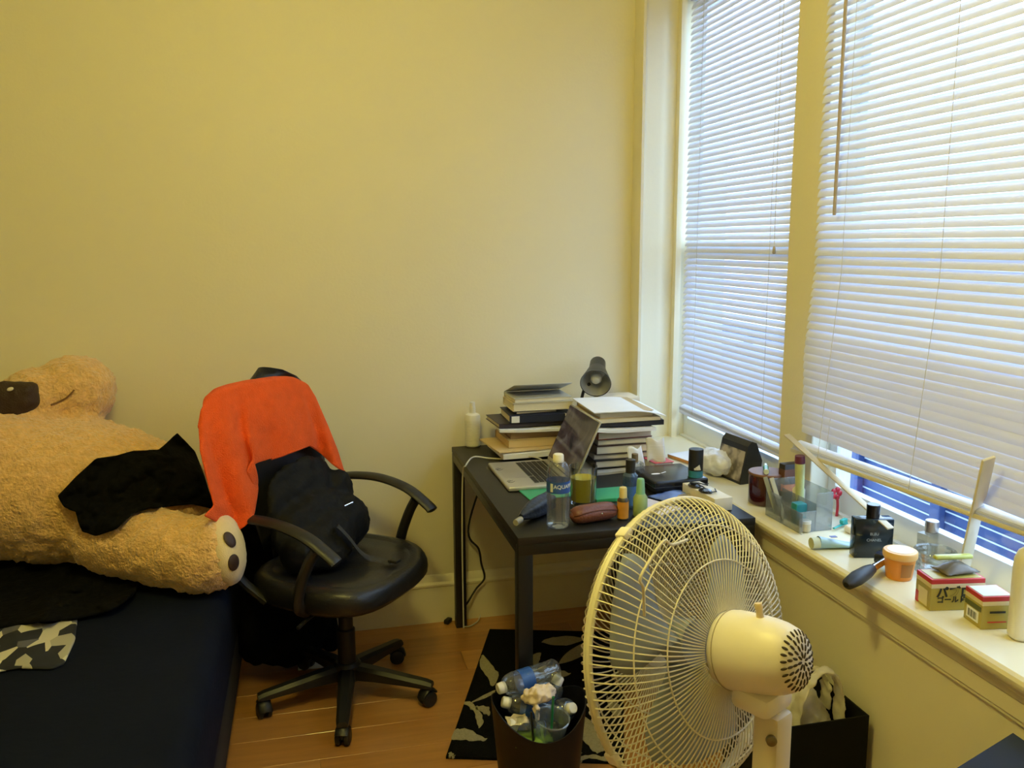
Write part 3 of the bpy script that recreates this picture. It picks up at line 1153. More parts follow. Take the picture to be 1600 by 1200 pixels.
for lf in LEAVES:
    pts = smoothpath([(690 + x / 5, 960 + y / 5, 0) for x, y in lf], 4, True)
    m = MB()
    poly = []
    for i, p in enumerate(pts):
        w = atz(p.x, p.y, 0.009)
        j = 0.004 * random.uniform(-1, 1)
        poly.append((w.x - RO.x + j, w.y - RO.y + j))
    m.prism(poly, 0.004, 0.0105)
    m.build('leaf_motif', M_LEAF, rug, smooth=False)


# ------------------------------------------------------------------ books and papers
def cmat(col, rough=0.5):
    return mat('cover_%02x%02x%02x' % tuple(int(c * 255) for c in col), col, rough, var=0.06)


def book(label, x, y, z, lx, ly, t, col, rz=0.0, spine='front', group=None, pages=None, sp_label=None, rough=0.45):
    """spine: side of the spine: front (-y), back, left (-x), right"""
    r = thing('book', label, 'book', (x, y, z), rz, group)
    ct_ = min(0.0022, t * 0.16)
    m = MB()
    m.box((0, 0, ct_ / 2), (lx, ly, ct_), 0.0006, seg=1)
    m.box((0, 0, t - ct_ / 2), (lx, ly, ct_), 0.0006, seg=1)
    e = {'front': ((0, -ly / 2 + ct_ / 2, t / 2), (lx, ct_, t)), 'back': ((0, ly / 2 - ct_ / 2, t / 2), (lx, ct_, t)),
         'left': ((-lx / 2 + ct_ / 2, 0, t / 2), (ct_, ly, t)), 'right': ((lx / 2 - ct_ / 2, 0, t / 2), (ct_, ly, t))}[spine]
    m.box(e[0], e[1], 0.0006, seg=1)
    m.build('cover', cmat(col, rough), r, smooth=False)
    m = MB()
    ix, iy = (0.004 if spine in ('front', 'back') else 0.003), (0.004 if spine in ('left', 'right') else 0.003)
    m.box((0, 0, t / 2), (lx - 2 * ix, ly - 2 * iy, t - 2 * ct_))
    m.build('pages', pages or M_PAGES, r, smooth=False)
    if sp_label:
        m = MB()
        m.box((-lx / 2 + 0.022, -ly / 2 - 0.0004, t / 2), (0.030, 0.0008, t * 0.86))
        m.build('spine_label', M_PAPER, r, smooth=False)
    return r


def sheaf(label, x, y, z, lx, ly, t, rz=0.0, curl=(0, 0), m_=None, cat='paper', name='paper_stack', seed=1.0, loose=0.0):
    """a sheaf of paper: curl lifts (+) or droops (-) the -x,+x sides"""
    n = 14
    mb = MB()
    top_, bot_ = [], []
    for j in range(n + 1):
        a, b = [], []
        for i in range(n + 1):
            u, v = i / n, j / n
            dz = curl[0] * max(0, 0.5 - u) ** 2 * 4 + curl[1] * max(0, u - 0.5) ** 2 * 4 + loose * fbm((u * 2 + seed, v * 2, seed))
            a.append(((u - .5) * lx, (v - .5) * ly, t + dz))
            b.append(((u - .5) * lx, (v - .5) * ly, dz))
        top_.append(a)
        bot_.append(b)
    mb.grid(top_)
    mb.grid(bot_)
    rim = lambda A: [A[0][i] for i in range(n)] + [A[j][n] for j in range(n)] + [A[n][i] for i in range(n, 0, -1)] + [A[j][0] for j in range(n, 0, -1)]
    ra_, rb_ = rim(top_), rim(bot_)
    mb.grid([ra_ + [ra_[0]], rb_ + [rb_[0]]])
    bmesh.ops.remove_doubles(mb.bm, verts=mb.bm.verts, dist=0.00005)
    o = mb.build(name, m_ or M_PAPER, loc=(x, y, z), angle=40)
    o.rotation_euler = (0, 0, rz)
    return tag(o, label, cat)


M_MANILA = mat('manila_card', (0.66, 0.50, 0.26), 0.7, var=0.06)
z = ZD + 0.001
LS = 'left stack of books and papers on the desk'
# left stack, from the table up
sheaf('dark navy folder at the bottom of the left book stack', 0.815, 3.085, z, 0.27, 0.20, 0.011, 0.02, m_=cmat((0.012, 0.018, 0.05)), cat='folder', name='folder')
z += 0.0115
sheaf('white sheaf of paper low in the left book stack, edges fanning out', 0.785, 3.065, z, 0.245, 0.225, 0.018, 0.05, (0.0, 0.006))
z += 0.0225
sheaf('open manila folder sticking out to the left of the left book stack', 0.775, 3.085, z, 0.27, 0.235, 0.005, 0.12, (0, 0), M_MANILA, 'folder', 'folder')
z += 0.006
book('thick tan notepad resting on the manila folder', 0.815, 3.10, z, 0.24, 0.20, 0.030, (0.55, 0.42, 0.22), 0.03, 'back', pages=M_MANILA)
z += 0.031
book('brown paper-edged book under the white printouts in the left stack', 0.825, 3.11, z, 0.235, 0.19, 0.026, (0.26, 0.17, 0.10), 0.02, 'back', pages=mat('brown_page_edges', (0.36, 0.26, 0.16), 0.85, var=0.2, scale=4, stretch=(1, 1, 120)))
z += 0.027
sheaf('white printouts poking out of the middle of the left book stack', 0.800, 3.09, z, 0.255, 0.205, 0.010, -0.06, (0.004, 0.0))
z += 0.0145
book('dark plum hardback lying above the white printouts in the left stack', 0.79, 3.115, z, 0.255, 0.19, 0.017, (0.035, 0.026, 0.036), 0.06, 'front')
z += 0.018
book('thick navy textbook with a white spine label in the left stack', 0.832, 3.10, z, 0.245, 0.185, 0.028, (0.018, 0.022, 0.05), -0.02, 'front', sp_label=True)
z += 0.029
book('slim black notebook lying on the navy textbook', 0.815, 3.10, z, 0.16, 0.13, 0.010, (0.012, 0.012, 0.013), 0.05, 'left')
z += 0.011
book('cream paperback second from the top of the left book stack', 0.842, 3.11, z, 0.235, 0.165, 0.030, (0.62, 0.56, 0.40), 0.0, 'back')
z += 0.031
ob = book('grey-white book lying open with a lifted cover on the left stack', 0.842, 3.115, z, 0.225, 0.16, 0.016, (0.50, 0.49, 0.44), 0.02, 'back')
lc = MB()
lc.grid([[(-0.1125 + 0.225 * i / 6, 0.078 - 0.165 * v * math.cos(0.26) , 0.018 + 0.165 * v * math.sin(0.30)) for i in range(7)] for v in (0, 0.25, 0.5, 0.75, 1.0)])
lo = lc.build('lifted_cover', cmat((0.50, 0.49, 0.44)), ob, angle=180)
solidify(lo, 0.0018)

# right stack, from the table up
z = ZD + 0.001
X = 1.055
Y = 2.885
sheaf('loose grey papers at the bottom of the right book stack', X - 0.055, Y - 0.03, z, 0.25, 0.30, 0.008, 0.10, (0.0, 0.0), mat('greyish_paper', (0.48, 0.45, 0.40), 0.8), loose=0.002)
z += 0.014
book('black hardback at the foot of the right book stack', X, Y - 0.005, z, 0.225, 0.28, 0.026, (0.012, 0.011, 0.012), 0.04, 'left')
z += 0.027
book('white book with a black and red spine in the right stack', X + 0.004, Y, z, 0.215, 0.27, 0.018, (0.30, 0.26, 0.22), -0.03, 'left')
z += 0.019
book('thick black and brown textbook in the middle of the right stack', X + 0.002, Y, z, 0.215, 0.275, 0.030, (0.055, 0.022, 0.014), 0.03, 'left')
z += 0.031
book('grey paperback with cream pages in the right stack', X + 0.006, Y, z, 0.20, 0.265, 0.020, (0.25, 0.22, 0.18), 0.0, 'left')
z += 0.021
book('rust red hardback under the white sheets of the right stack', X, Y, z, 0.205, 0.27, 0.026, (0.22, 0.035, 0.015), 0.05, 'left')
z += 0.027
sheaf('white sheets curling out of the front of the right stack', X - 0.012, Y - 0.012, z, 0.235, 0.30, 0.010, 0.04, (0.010, 0.0))
z += 0.015
book('dark navy binder jutting to the right in the right stack', X + 0.03, Y, z, 0.25, 0.265, 0.018, (0.022, 0.022, 0.035), -0.05, 'front', pages=M_PAPER)
z += 0.019
sheaf('pale manila folder near the top of the right stack', X + 0.008, Y - 0.005, z, 0.245, 0.28, 0.012, 0.02, (0, 0), mat('pale_card', (0.72, 0.63, 0.45), 0.7), 'folder', 'folder')
z += 0.013
book('tan paperback just under the top sheet of the right stack', X + 0.012, Y - 0.002, z, 0.20, 0.26, 0.022, (0.55, 0.42, 0.24), 0.0, 'back')
z += 0.0235
sheaf('white sheets drooping over the top of the right stack', X + 0.022, Y - 0.012, z, 0.262, 0.285, 0.003, -0.04, (0.0, -0.022), seed=3)
ZTOP_R = z

# cream box behind the stack, beside the lamp
bx_ = thing('storage_box', 'cream cardboard box standing behind the right stack near the lamp', 'box', (1.172, 3.14, ZD))
MB().box((0, 0, 0.086), (0.145, 0.11, 0.172), 0.004).build('carton', mat('cream_carton', (0.66, 0.53, 0.36), 0.7), bx_)
MB().box((0, 0, 0.183), (0.152, 0.117, 0.022), 0.004).build('lid', mat('pale_carton_lid', (0.72, 0.62, 0.45), 0.7), bx_)

# ------------------------------------------------------------------ desk lamp
lp = thing('desk_lamp', 'small black desk lamp with a cone shade behind the stacks', 'lamp', (1.03, 3.16, ZD))
MB().lathe([(0.0, 0), (0.055, 0), (0.06, 0.006), (0.055, 0.014), (0.012, 0.02), (0.0, 0.02)], (0, 0, 0), 28).build('base', M_BLACK, lp)
m = MB()
m.tube(smoothpath([(0, 0, 0.018), (0.0, 0.0, 0.12), (0.004, 0.0, 0.18), (0.015, -0.005, 0.225), (0.03, -0.02, 0.245)], 6), 0.0065, 8)
m.build('stem', M_BLACK, lp)
hc = aty(931, 596, 3.10) - Vector(lp.location)
hd = Vector((-0.33, -0.80, -0.38)).normalized()
rt = rotto(hd)
sh = MB()
sh.lathe([(0.027, -0.105), (0.031, -0.10), (0.033, -0.045), (0.036, -0.04), (0.052, 0.02), (0.060, 0.05), (0.058, 0.05), (0.050, 0.02), (0.034, -0.036), (0.0, -0.036)], hc - hd * 0.035, 30, rt, cap=True)
sho = sh.build('shade', mat('black_metal_shade', (0.018, 0.018, 0.018), 0.35, var=0.1), lp)
rf = MB()
rf.lathe([(0.0, -0.034), (0.033, -0.034), (0.049, 0.02), (0.0575, 0.0485), (0.0568, 0.0485), (0.048, 0.02), (0.032, -0.032), (0.0, -0.032)], hc - hd * 0.035, 30, rt)
rf.build('reflector', mat('silver_reflector', (0.55, 0.55, 0.52), 0.35, metal=0.6), sho)
bl = MB()
bl.lathe([(0.0, 0.036), (0.014, 0.032), (0.022, 0.018), (0.022, 0.005), (0.013, -0.015), (0.011, -0.032)], hc - hd * 0.035, 20, rt)
bl.build('bulb', mat('frosted_bulb', (0.60, 0.60, 0.55), 0.3), sho)

# ------------------------------------------------------------------ laptop
LT = Vector((0.601, 2.580, ZD))
lap = thing('laptop', 'open silver laptop with black keys on the desk', 'laptop', LT, 0.0)
M_ALU = mat('brushed_aluminium', (0.50, 0.49, 0.47), 0.38, metal=0.55, var=0.04, scale=30)
LW, LL, LH = 0.227, 0.325, 0.016
MB().box((LW / 2, LL / 2, LH / 2 + 0.001), (LW, LL, LH), 0.006, seg=3).build('base', M_ALU, lap)
MB().box((0.052, LL / 2 - 0.005, LH + 0.0011), (0.072, 0.105, 0.0006)).build('trackpad', mat('trackpad_grey', (0.47, 0.46, 0.44), 0.3, metal=0.5), lap, smooth=False)
MB().box((0.150, LL / 2, LH + 0.0010), (0.112, 0.276, 0.0006)).build('keyboard_well', mat('key_well_grey', (0.36, 0.36, 0.35), 0.5, metal=0.4), lap, smooth=False)
kme = MB().box((0, 0, 0), (0.0158, 0.0158, 0.0022), 0.0007, seg=1).mesh('key', mat('black_key', (0.012, 0.012, 0.013), 0.4), False)
kfn = MB().box((0, 0, 0), (0.0080, 0.0158, 0.0022), 0.0007, seg=1).mesh('key', MATS['black_key'], False)
ksp = MB().box((0, 0, 0), (0.0158, 0.093, 0.0022), 0.0007, seg=1).mesh('key', MATS['black_key'], False)
for rr in range(6):
    x = 0.1035 + rr * 0.0188 - (0.003 if rr == 5 else 0)
    for cc in range(14):
        yy = LL / 2 - 0.0188 * 6.5 + cc * 0.0188 + (0.004 * (rr % 2))
        if rr == 0 and 4 <= cc <= 8:
            if cc == 6:
                link('key', ksp, lap, (x, LL / 2, LH + 0.0022))
            continue
        link('key', kfn if rr == 5 else kme, lap, (x, yy, LH + 0.0022))
th = math.radians(24)
scm = MB()
scm.box((0, 0, 0.108), (0.007, LL, 0.216), 0.003)
lid = scm.build('screen_lid', M_ALU, lap, loc=(LW - 0.004, LL / 2, LH + 0.001), rot=(0, th, 0))


def screen_mat():
    m = bpy.data.materials.new('display_painted_reflection')
    m.use_nodes = True
    nt = m.node_tree
    b = nt.nodes['Principled BSDF']
    b.inputs['Roughness'].default_value = 0.12
    tc = nt.nodes.new('ShaderNodeTexCoord')
    n = nt.nodes.new('ShaderNodeTexNoise')
    n.inputs['Scale'].default_value = 14
    n.inputs['Detail'].default_value = 4
    n.inputs['Distortion'].default_value = 1.5
    nt.links.new(tc.outputs['Object'], n.inputs['Vector'])
    r = nt.nodes.new('ShaderNodeValToRGB')
    el = r.color_ramp.elements
    el[0].position, el[0].color = 0.35, (0.012, 0.011, 0.011, 1)
    el[1].position, el[1].color = 0.72, (0.10, 0.085, 0.07, 1)
    q = el.new(0.52)
    q.color = (0.045, 0.028, 0.022, 1)
    nt.links.new(n.outputs['Fac'], r.inputs[0])
    b.inputs['Base Color'].default_value = (0.01, 0.01, 0.01, 1)
    nt.links.new(r.outputs[0], b.inputs['Emission Color'])
    b.inputs['Emission Strength'].default_value = 0.7  # mottled glow stands in for reflections on the dark screen
    return m


MB().box((-0.0042, 0, 0.112), (0.0008, LL - 0.012, 0.198)).build('display', screen_mat(), lid, smooth=False)
MB().tube([(LW - 0.002, 0.04, LH), (LW - 0.002, LL - 0.04, LH)], 0.0055, 10).build('hinge', M_BLACK, lap)
for px, py in ((777, 733), (795, 752)):
    q = atz(px, py, ZD + LH + 0.001) - LT
    m = MB()
    for k in range(3):
        m.tube([q + Vector((0.007 * math.cos(a) * (1 + .3 * k) + 0.004 * k, 0.008 * math.sin(a * 1.3 + k) - 0.006 * k, 0.0012)) for a in [i * 0.45 for i in range(10)]], 0.0006, 4)
    m.build('sticker_squiggle', mat('dark_sticker_ink', (0.10, 0.10, 0.10), 0.6), lap)
cb = MB()
pts = [atz(723, 745, ZD - 0.02), atz(728, 727, ZD + 0.012), atz(740, 714, ZD + 0.012), atz(765, 716, ZD + 0.006), atz(790, 717, ZD + 0.006), atz(815, 713, ZD + 0.014), atz(838, 715, ZD + 0.018), atz(850, 720, ZD + 0.0085)]
pts[-1] = LT + Vector((LW - 0.02, LL + 0.008, 0.009))
pts = [Vector((DX0 - 0.008, 2.99, 0.10)), Vector((DX0 - 0.009, 2.985, 0.45)), Vector((DX0 - 0.008, 2.96, 0.70))] + pts[1:]
base = Vector((0.6, 2.97, 0.1))
cb.tube([p - base for p in smoothpath(pts, 6)], 0.0028, 8)
charger = cb.build('charger_cable', mat('white_cable', (0.62, 0.62, 0.56), 0.5), loc=base)
tag(charger, 'white charger cable running from the laptop over the desk edge', 'cable')


# ------------------------------------------------------------------ small things on the desk
def dz_(px, py, z=None):
    p = atz(px, py, ZD)
    p.z = ZD + 0.0005
    return p


def bottle_prof(r, h, neck=0.013, wav=0.0, sh=0.72):
    p = [(0.0, 0.004), (r * 0.55, 0.003), (r * 0.85, 0.0), (r, 0.006)]
    n = 16
    for k in range(1, n + 1):
        z_ = 0.006 + (h * sh - 0.006) * k / n
        p.append((r * (1 - wav * (0.5 + 0.5 * math.cos(k * PI)) * (1 if 1 < k < n - 4 else 0)), z_))
    for k in range(1, 9):
        t = k / 8
        p.append((neck + (r - neck) * math.cos(t * PI / 2) ** 0.9, h * sh + (h * 0.92 - h * sh) * math.sin(t * PI / 2)))
    p += [(neck + 0.0025, h * 0.925), (neck + 0.0025, h * 0.935), (neck, h * 0.94), (neck, h)]
    return p


def water_bottle(label, loc, rot=None, r=0.0325, h=0.205, cap=(0.82, 0.80, 0.72), writing=False, label_z=(0.5, 0.66), rz=0, crush=0.0, name='water_bottle'):
    b = thing(name, label, 'bottle', loc, rz, rot=rot)
    m = MB()
    m.lathe(bottle_prof(r, h, wav=0.03), seg=32, cap=False)
    if crush:
        for v in m.bm.verts:
            v.co += Vector((v.co.x, v.co.y, 0)).normalized() * crush * fbm(v.co, 30)
    m.build('bottle_body', clear_mat('bottle_plastic', (0.90, 0.93, 0.94), 0.14, 0.05), b, angle=80)
    m = MB()
    m.lathe([(0.0, h + 0.004), (0.0125, h + 0.004), (0.0150, h + 0.001), (0.0155, h - 0.016), (0.0155, h - 0.018), (0.0, h - 0.018)], seg=28)
    m.build('cap', mat('cap_%d' % int(cap[2] * 100), cap, 0.45), b)
    m = MB()
    m.lathe([(r + 0.0006, h * label_z[0]), (r + 0.0008, h * label_z[1])], seg=40, cap=False)
    lb = m.build('wrap_label', mat('blue_water_label', (0.03, 0.10, 0.40), 0.35, var=0.25, scale=18), b)
    if writing:
        zc = h * (label_z[0] + label_z[1]) / 2
        ang = math.atan2(-loc[0], loc[1])       # towards the camera: world -y side
        T = Matrix.Translation((0, 0, zc + 0.003)) @ Matrix.Rotation(0.44, 4, 'Z')
        text('lettering', 'AQUAFINA', 0.0150, mat('white_print', (0.75, 0.78, 0.82), 0.5), lb, T, wrap=r + 0.0012, bold=0.012)
        m = MB()
        m.grid([[((r + 0.0014) * math.sin(a), -(r + 0.0014) * math.cos(a), zc + dz) for a in (-0.98, -0.9, -0.82, -0.74)] for dz in (-0.012, 0.012)])
        m.build('nutrition_panel', MATS['white_print'], lb, smooth=False)
    return b


water_bottle('full-size clear water bottle with blue label on the front desk edge', dz_(872, 822), writing=True)

# white squeeze bottle by the wall
wb = thing('lotion_bottle', 'white squeeze bottle standing at the back left desk corner', 'bottle', dz_(739, 697))
MB().lathe([(0.0, 0), (0.026, 0), (0.030, 0.005), (0.030, 0.118), (0.027, 0.127), (0.013, 0.133), (0.012, 0.14), (0.0, 0.14)], seg=32).build('bottle_body', M_WHITE, wb)
MB().lathe([(0.0115, 0.135), (0.0125, 0.139), (0.0115, 0.158), (0.0100, 0.163), (0.0105, 0.166), (0.0095, 0.176), (0.0, 0.178)], seg=20).build('nozzle_cap', M_WHITE, wb)
m = MB()
m.lathe([(0.0304, 0.022), (0.0304, 0.105)], seg=32, cap=False)
lbo = m.build('print_panel', mat('faint_print', (0.76, 0.75, 0.70), 0.5, var=0.12, scale=60, stretch=(1, 1, 3)), wb)

# green folders under the laptop and beyond the glass
M_GREEN = mat('green_plastic_folder', (0.035, 0.36, 0.20), 0.4, var=0.06)
for lb_, c_, s_, rz_ in (('green plastic folder half under the near side of the laptop', (0.745, 2.545), (0.15, 0.11), 0.08), ('green plastic case lying between glass and tumbler bottles', (0.915, 2.46), (0.16, 0.115), 0.03)):
    g = MB()
    g.box((0, 0, 0.0), (s_[0], s_[1], 0.004 if 'folder' in lb_ else 0.012), 0.0018)
    t_ = 0.002 if 'folder' in lb_ else 0.006
    o = g.build('plastic_folder', M_GREEN, loc=(c_[0], c_[1], ZD + t_ + 0.0005))
    o.rotation_euler = (0, 0, rz_)
    if 'folder' in lb_:
        o.location = (0.715, 2.535, ZD + 0.0025)
    tag(o, lb_ if 'folder' in lb_ else 'flat green plastic case lying behind the glass of yellow drink', 'folder' if 'folder' in lb_ else 'case')

# tumbler of yellow drink
gl = thing('drinking_glass', 'clear tumbler half full of yellow drink beside the water bottle', 'glass', dz_(911, 786))
MB().lathe([(0.0, 0.0), (0.037, 0.0), (0.039, 0.003), (0.043, 0.118), (0.0415, 0.118), (0.0375, 0.010), (0.0, 0.009)], seg=36).build('tumbler', M_GLASS, gl)
MB().lathe([(0.0, 0.0095), (0.0368, 0.0105), (0.0395, 0.082), (0.0, 0.082)], seg=36).build('yellow_drink', mat('yellow_drink', (0.66, 0.55, 0.05), 0.15, var=0.05, sss=0.0), gl)

# brown leather glasses case
gc = thing('glasses_case', 'brown leather glasses case lying at the front of the desk', 'case', dz_(927, 815), 0.20)
m = MB()
rings = []
for k in range(13):
    t = -1 + 2 * k / 12
    w = (1 - abs(t) ** 5) ** 0.5 if abs(t) < 1 else 0.0
    rr = 0.028 * max(0.08, w)
    rings.append([(t * 0.078, rr * 1.05 * math.cos(a), 0.026 + rr * 0.9 * math.sin(a)) for a in [2 * PI * q / 20 for q in range(21)]])
m.grid(rings)
bmesh.ops.remove_doubles(m.bm, verts=m.bm.verts, dist=0.0002)
m.build('case_body', mat('brown_leather', (0.17, 0.055, 0.030), 0.38, var=0.2, scale=25, bump=0.15), gc, angle=80)
m = MB()
fl = []
for i in range(13):
    t = -0.93 + 1.86 * i / 12
    low = -0.15 - 0.75 * (1 - t * t)
    fl.append([(t * 0.078, -0.0303 * math.cos(a) * (1 - abs(t) ** 5) ** 0.5 * -1 * -1, 0.026 + 0.0262 * math.sin(a) * (1 - abs(t) ** 5) ** 0.5) for a in [PI * 0.62 + (low * -0.55 - PI * 0.62 + 0.0) * q / 10 for q in range(11)]])
m.grid(fl)
fo = m.build('flap', mat('brown_leather_flap', (0.15, 0.048, 0.028), 0.42, var=0.2, scale=25, bump=0.15), gc, angle=80)
solidify(fo, 0.0016)
MB().ell((0.012, -0.0285, 0.030), (0.003, 0.002, 0.003)).build('snap_button', M_CHROME, gc)

# folded navy umbrella
um = thing('folded_umbrella', 'dark navy folded umbrella lying at the front left of the desk', 'umbrella', dz_(836, 810), math.radians(47))
m = MB()
rings = []
for k in range(15):
    t = k / 14
    rr = 0.007 + 0.021 * math.sin(min(1, t * 1.25) * PI * 0.62) ** 0.8
    rings.append([(-0.085 + 0.17 * t, rr * (1 + 0.12 * math.cos(5 * a)) * math.cos(a), 0.029 + rr * (1 + 0.12 * math.cos(5 * a)) * math.sin(a)) for a in [2 * PI * q / 24 for q in range(25)]])
m.grid(rings)
m.build('canopy', mat('navy_umbrella_nylon', (0.018, 0.026, 0.055), 0.5, var=0.2, bump=0.2), um, angle=80)
MB().tube([(-0.115, 0, 0.020), (-0.085, 0, 0.022)], 0.009, 12).build('handle', mat('grey_handle', (0.30, 0.29, 0.25), 0.5), um)
MB().tube([(0.08, 0, 0.024), (0.10, 0.006, 0.024)], 0.012, 12).build('tip', mat('navy_plastic', (0.02, 0.03, 0.08), 0.3), um)


def simple_bottle(name, label, cat, loc, prof, col, capprof, capcol, band=None, rz=0, sx=1, sy=1, clear=False):
    b = thing(name, label, cat, loc, rz)
    nm = 'm_%s' % label.replace(' ', '_')[:40]
    MB().lathe(prof, seg=28, sx=sx, sy=sy).build('bottle_body', clear_mat(nm, col, 0.14, 0.22, tuple(min(1, c * .9) for c in col)) if clear else mat(nm, col, 0.3), b)
    MB().lathe(capprof, seg=24).build('cap', mat(nm + '_cap', capcol, 0.4), b)
    if band:
        MB().lathe(band[0], seg=28, cap=False, sx=sx, sy=sy).build('label_band', mat(nm + '_band', band[1], 0.5, var=0.3, scale=40), b)
    return b


simple_bottle('medicine_bottle', 'small dark bottle with orange label and cream cap by the leather case', 'bottle', dz_(973, 811),
              [(0.0, 0), (0.015, 0), (0.0165, 0.002), (0.0165, 0.058), (0.011, 0.065), (0, 0.065)], (0.06, 0.05, 0.035),
              [(0.0, 0.063), (0.0115, 0.063), (0.011, 0.092), (0.009, 0.095), (0, 0.095)], (0.72, 0.58, 0.24), ([(0.0168, 0.005), (0.0168, 0.054)], (0.60, 0.26, 0.03)))
simple_bottle('spray_bottle', 'tall clear blue spray bottle behind the small orange bottle', 'bottle', dz_(984, 793),
              [(0.0, 0), (0.021, 0), (0.0225, 0.003), (0.0225, 0.100), (0.014, 0.110), (0, 0.110)], (0.20, 0.36, 0.62),
              [(0.0, 0.108), (0.0145, 0.108), (0.0145, 0.148), (0.010, 0.150), (0, 0.150)], (0.02, 0.02, 0.022), ([(0.0228, 0.012), (0.0228, 0.07)], (0.05, 0.14, 0.40)), clear=True)
simple_bottle('lotion_bottle', 'pale green lotion bottle with mint cap near the fan', 'bottle', dz_(1000, 806),
              [(0.0, 0), (0.019, 0), (0.021, 0.003), (0.021, 0.055), (0.014, 0.067), (0, 0.067)], (0.36, 0.48, 0.20),
              [(0.0, 0.065), (0.0135, 0.065), (0.011, 0.108), (0.009, 0.112), (0, 0.112)], (0.25, 0.52, 0.30))
pb = thing('perfume_bottle', 'square clear perfume bottle with a bronze cap before the right stack', 'bottle', dz_(993, 750), 0.15)
MB().box((0, 0, 0.032), (0.05, 0.03, 0.06), 0.005).build('glass_body', clear_mat('pale_glass', (0.86, 0.88, 0.92), 0.16, 0.12), pb)
MB().cyl((-0.004, 0, 0.063), 0.011, 0.028, 20, bev=0.001).build('cap', mat('bronze_cap', (0.30, 0.22, 0.13), 0.3, metal=0.6), pb)
MB().cyl((-0.004, 0, 0.060), 0.013, 0.004, 20).build('collar', M_CHROME, pb)
nb = simple_bottle('dropper_bottle', 'slim bottle with pale tip between blue spray bottle and black slab', 'bottle', dz_(989, 778),
              [(0.0, 0), (0.009, 0), (0.010, 0.002), (0.010, 0.07), (0.006, 0.075), (0, 0.075)], (0.10, 0.16, 0.36),
              [(0.0, 0.074), (0.0055, 0.074), (0.003, 0.10), (0, 0.102)], (0.72, 0.66, 0.36))

# black slab (closed notebook computer) with a pale mark
bs = thing('closed_notebook_computer', 'closed glossy black notebook computer beside the sill', 'laptop', (1.135, 2.545, ZD), 0.03)
MB().box((0, 0, 0.021), (0.19, 0.20, 0.040), 0.008, seg=3).build('shell', mat('black_gloss_shell', (0.012, 0.013, 0.017), 0.22), bs)
m = MB()
m.lathe([(0, 0.0416), (0.016, 0.0416), (0.016, 0.0412), (0, 0.0412)], (-0.05, -0.01, 0), 20, sx=1.0, sy=0.42)
m.tube([(-0.03, -0.008, 0.0414), (-0.008, 0.004, 0.0414)], 0.0022, 6, flat=0.3)
m.build('pale_mark', M_PAPER, bs)
MB().box((0, 0, 0.021), (0.191, 0.201, 0.0016), 0.0004, seg=1).build('seam', mat('grey_seam', (0.06, 0.06, 0.065), 0.4), bs, smooth=False)

# small white and red book with receipts on it
rb_ = book('small white book with a red cover at the right end of the desk', 1.165, 2.70, ZD + 0.001, 0.075, 0.09, 0.042, (0.62, 0.10, 0.12), 0.1, 'back', pages=M_PAPER)
for lb_, px, py, ww, hh, cx, rr_ in (('long white till receipt standing curled against the right stack', 998, 720, 0.055, 0.085, 0.012, 0.15),
                                    ('folded grey-white receipt resting on the small red book', 1026, 703, 0.062, 0.075, 0.016, -0.2)):
    p = aty(px, py, 2.690 if cx < .013 else 2.668)
    m = MB()
    m.grid([[((u - .5) * ww, 0.012 * math.sin(u * 5 + v * 2) * 0.5 + 0.03 * v, v * hh + 0.006 * math.sin(u * 7)) for u in [i / 8 for i in range(9)]] for v in [j / 10 for j in range(11)]])
    o = m.build('receipt', M_PAPER if cx < .013 else mat('grey_white_paper', (0.70, 0.68, 0.68), 0.8, var=0.15, scale=8, stretch=(1, 1, 20)), loc=(p.x, p.y, ZD + (0.002 if cx < .013 else 0.044)), angle=180)
    o.rotation_euler = (0, 0, rr_)
    solidify(o, 0.0008)
    tag(o, lb_, 'receipt')

# deodorant can with the three-bar mark
dc = thing('deodorant_can', 'black and teal deodorant can with three slanted white bars', 'can', dz_(1086, 763))
MB().lathe([(0.0, 0.062), (0.0235, 0.062), (0.0235, 0.128), (0.0225, 0.131), (0.0, 0.132)], seg=32).build('cap', mat('matt_black_cap', (0.010, 0.010, 0.011), 0.4), dc)
MB().lathe([(0.0, 0.0), (0.022, 0.0), (0.0235, 0.003), (0.0235, 0.0615), (0.0, 0.0615)], seg=32).build('can_body', mat('teal_can_print', (0.035, 0.22, 0.30), 0.3, var=0.55, scale=45), dc)
MW = mat('pale_gold_print', (0.72, 0.66, 0.50), 0.5)
for k, (x0, hh) in enumerate(((-0.0105, 0.008), (-0.003, 0.013), (0.0045, 0.018))):
    m = MB()
    rr_ = 0.0238
    q = []
    for (dx, zz) in ((x0, 0.066), (x0 + 0.0068, 0.066), (x0 + 0.0068 - 0.30 * hh, 0.066 + hh), (x0 - 0.42 * hh + 0.002, 0.066 + hh * 0.72)):
        a = dx / rr_ - 0.18
        q.append((rr_ * math.sin(a), -rr_ * math.cos(a), zz))
    q2 = [(1.02 * a, 1.02 * b, c) for a, b, c in q]
    v1 = [m.bm.verts.new(p) for p in q]
    v2_ = [m.bm.verts.new(p) for p in q2]
    m.bm.faces.new(v1)
    m.bm.faces.new(v2_)
    for i in range(4):
        m.bm.faces.new((v1[i], v1[(i + 1) % 4], v2_[(i + 1) % 4], v2_[i]))
    m.build('logo_bar', MW, dc, smooth=False)

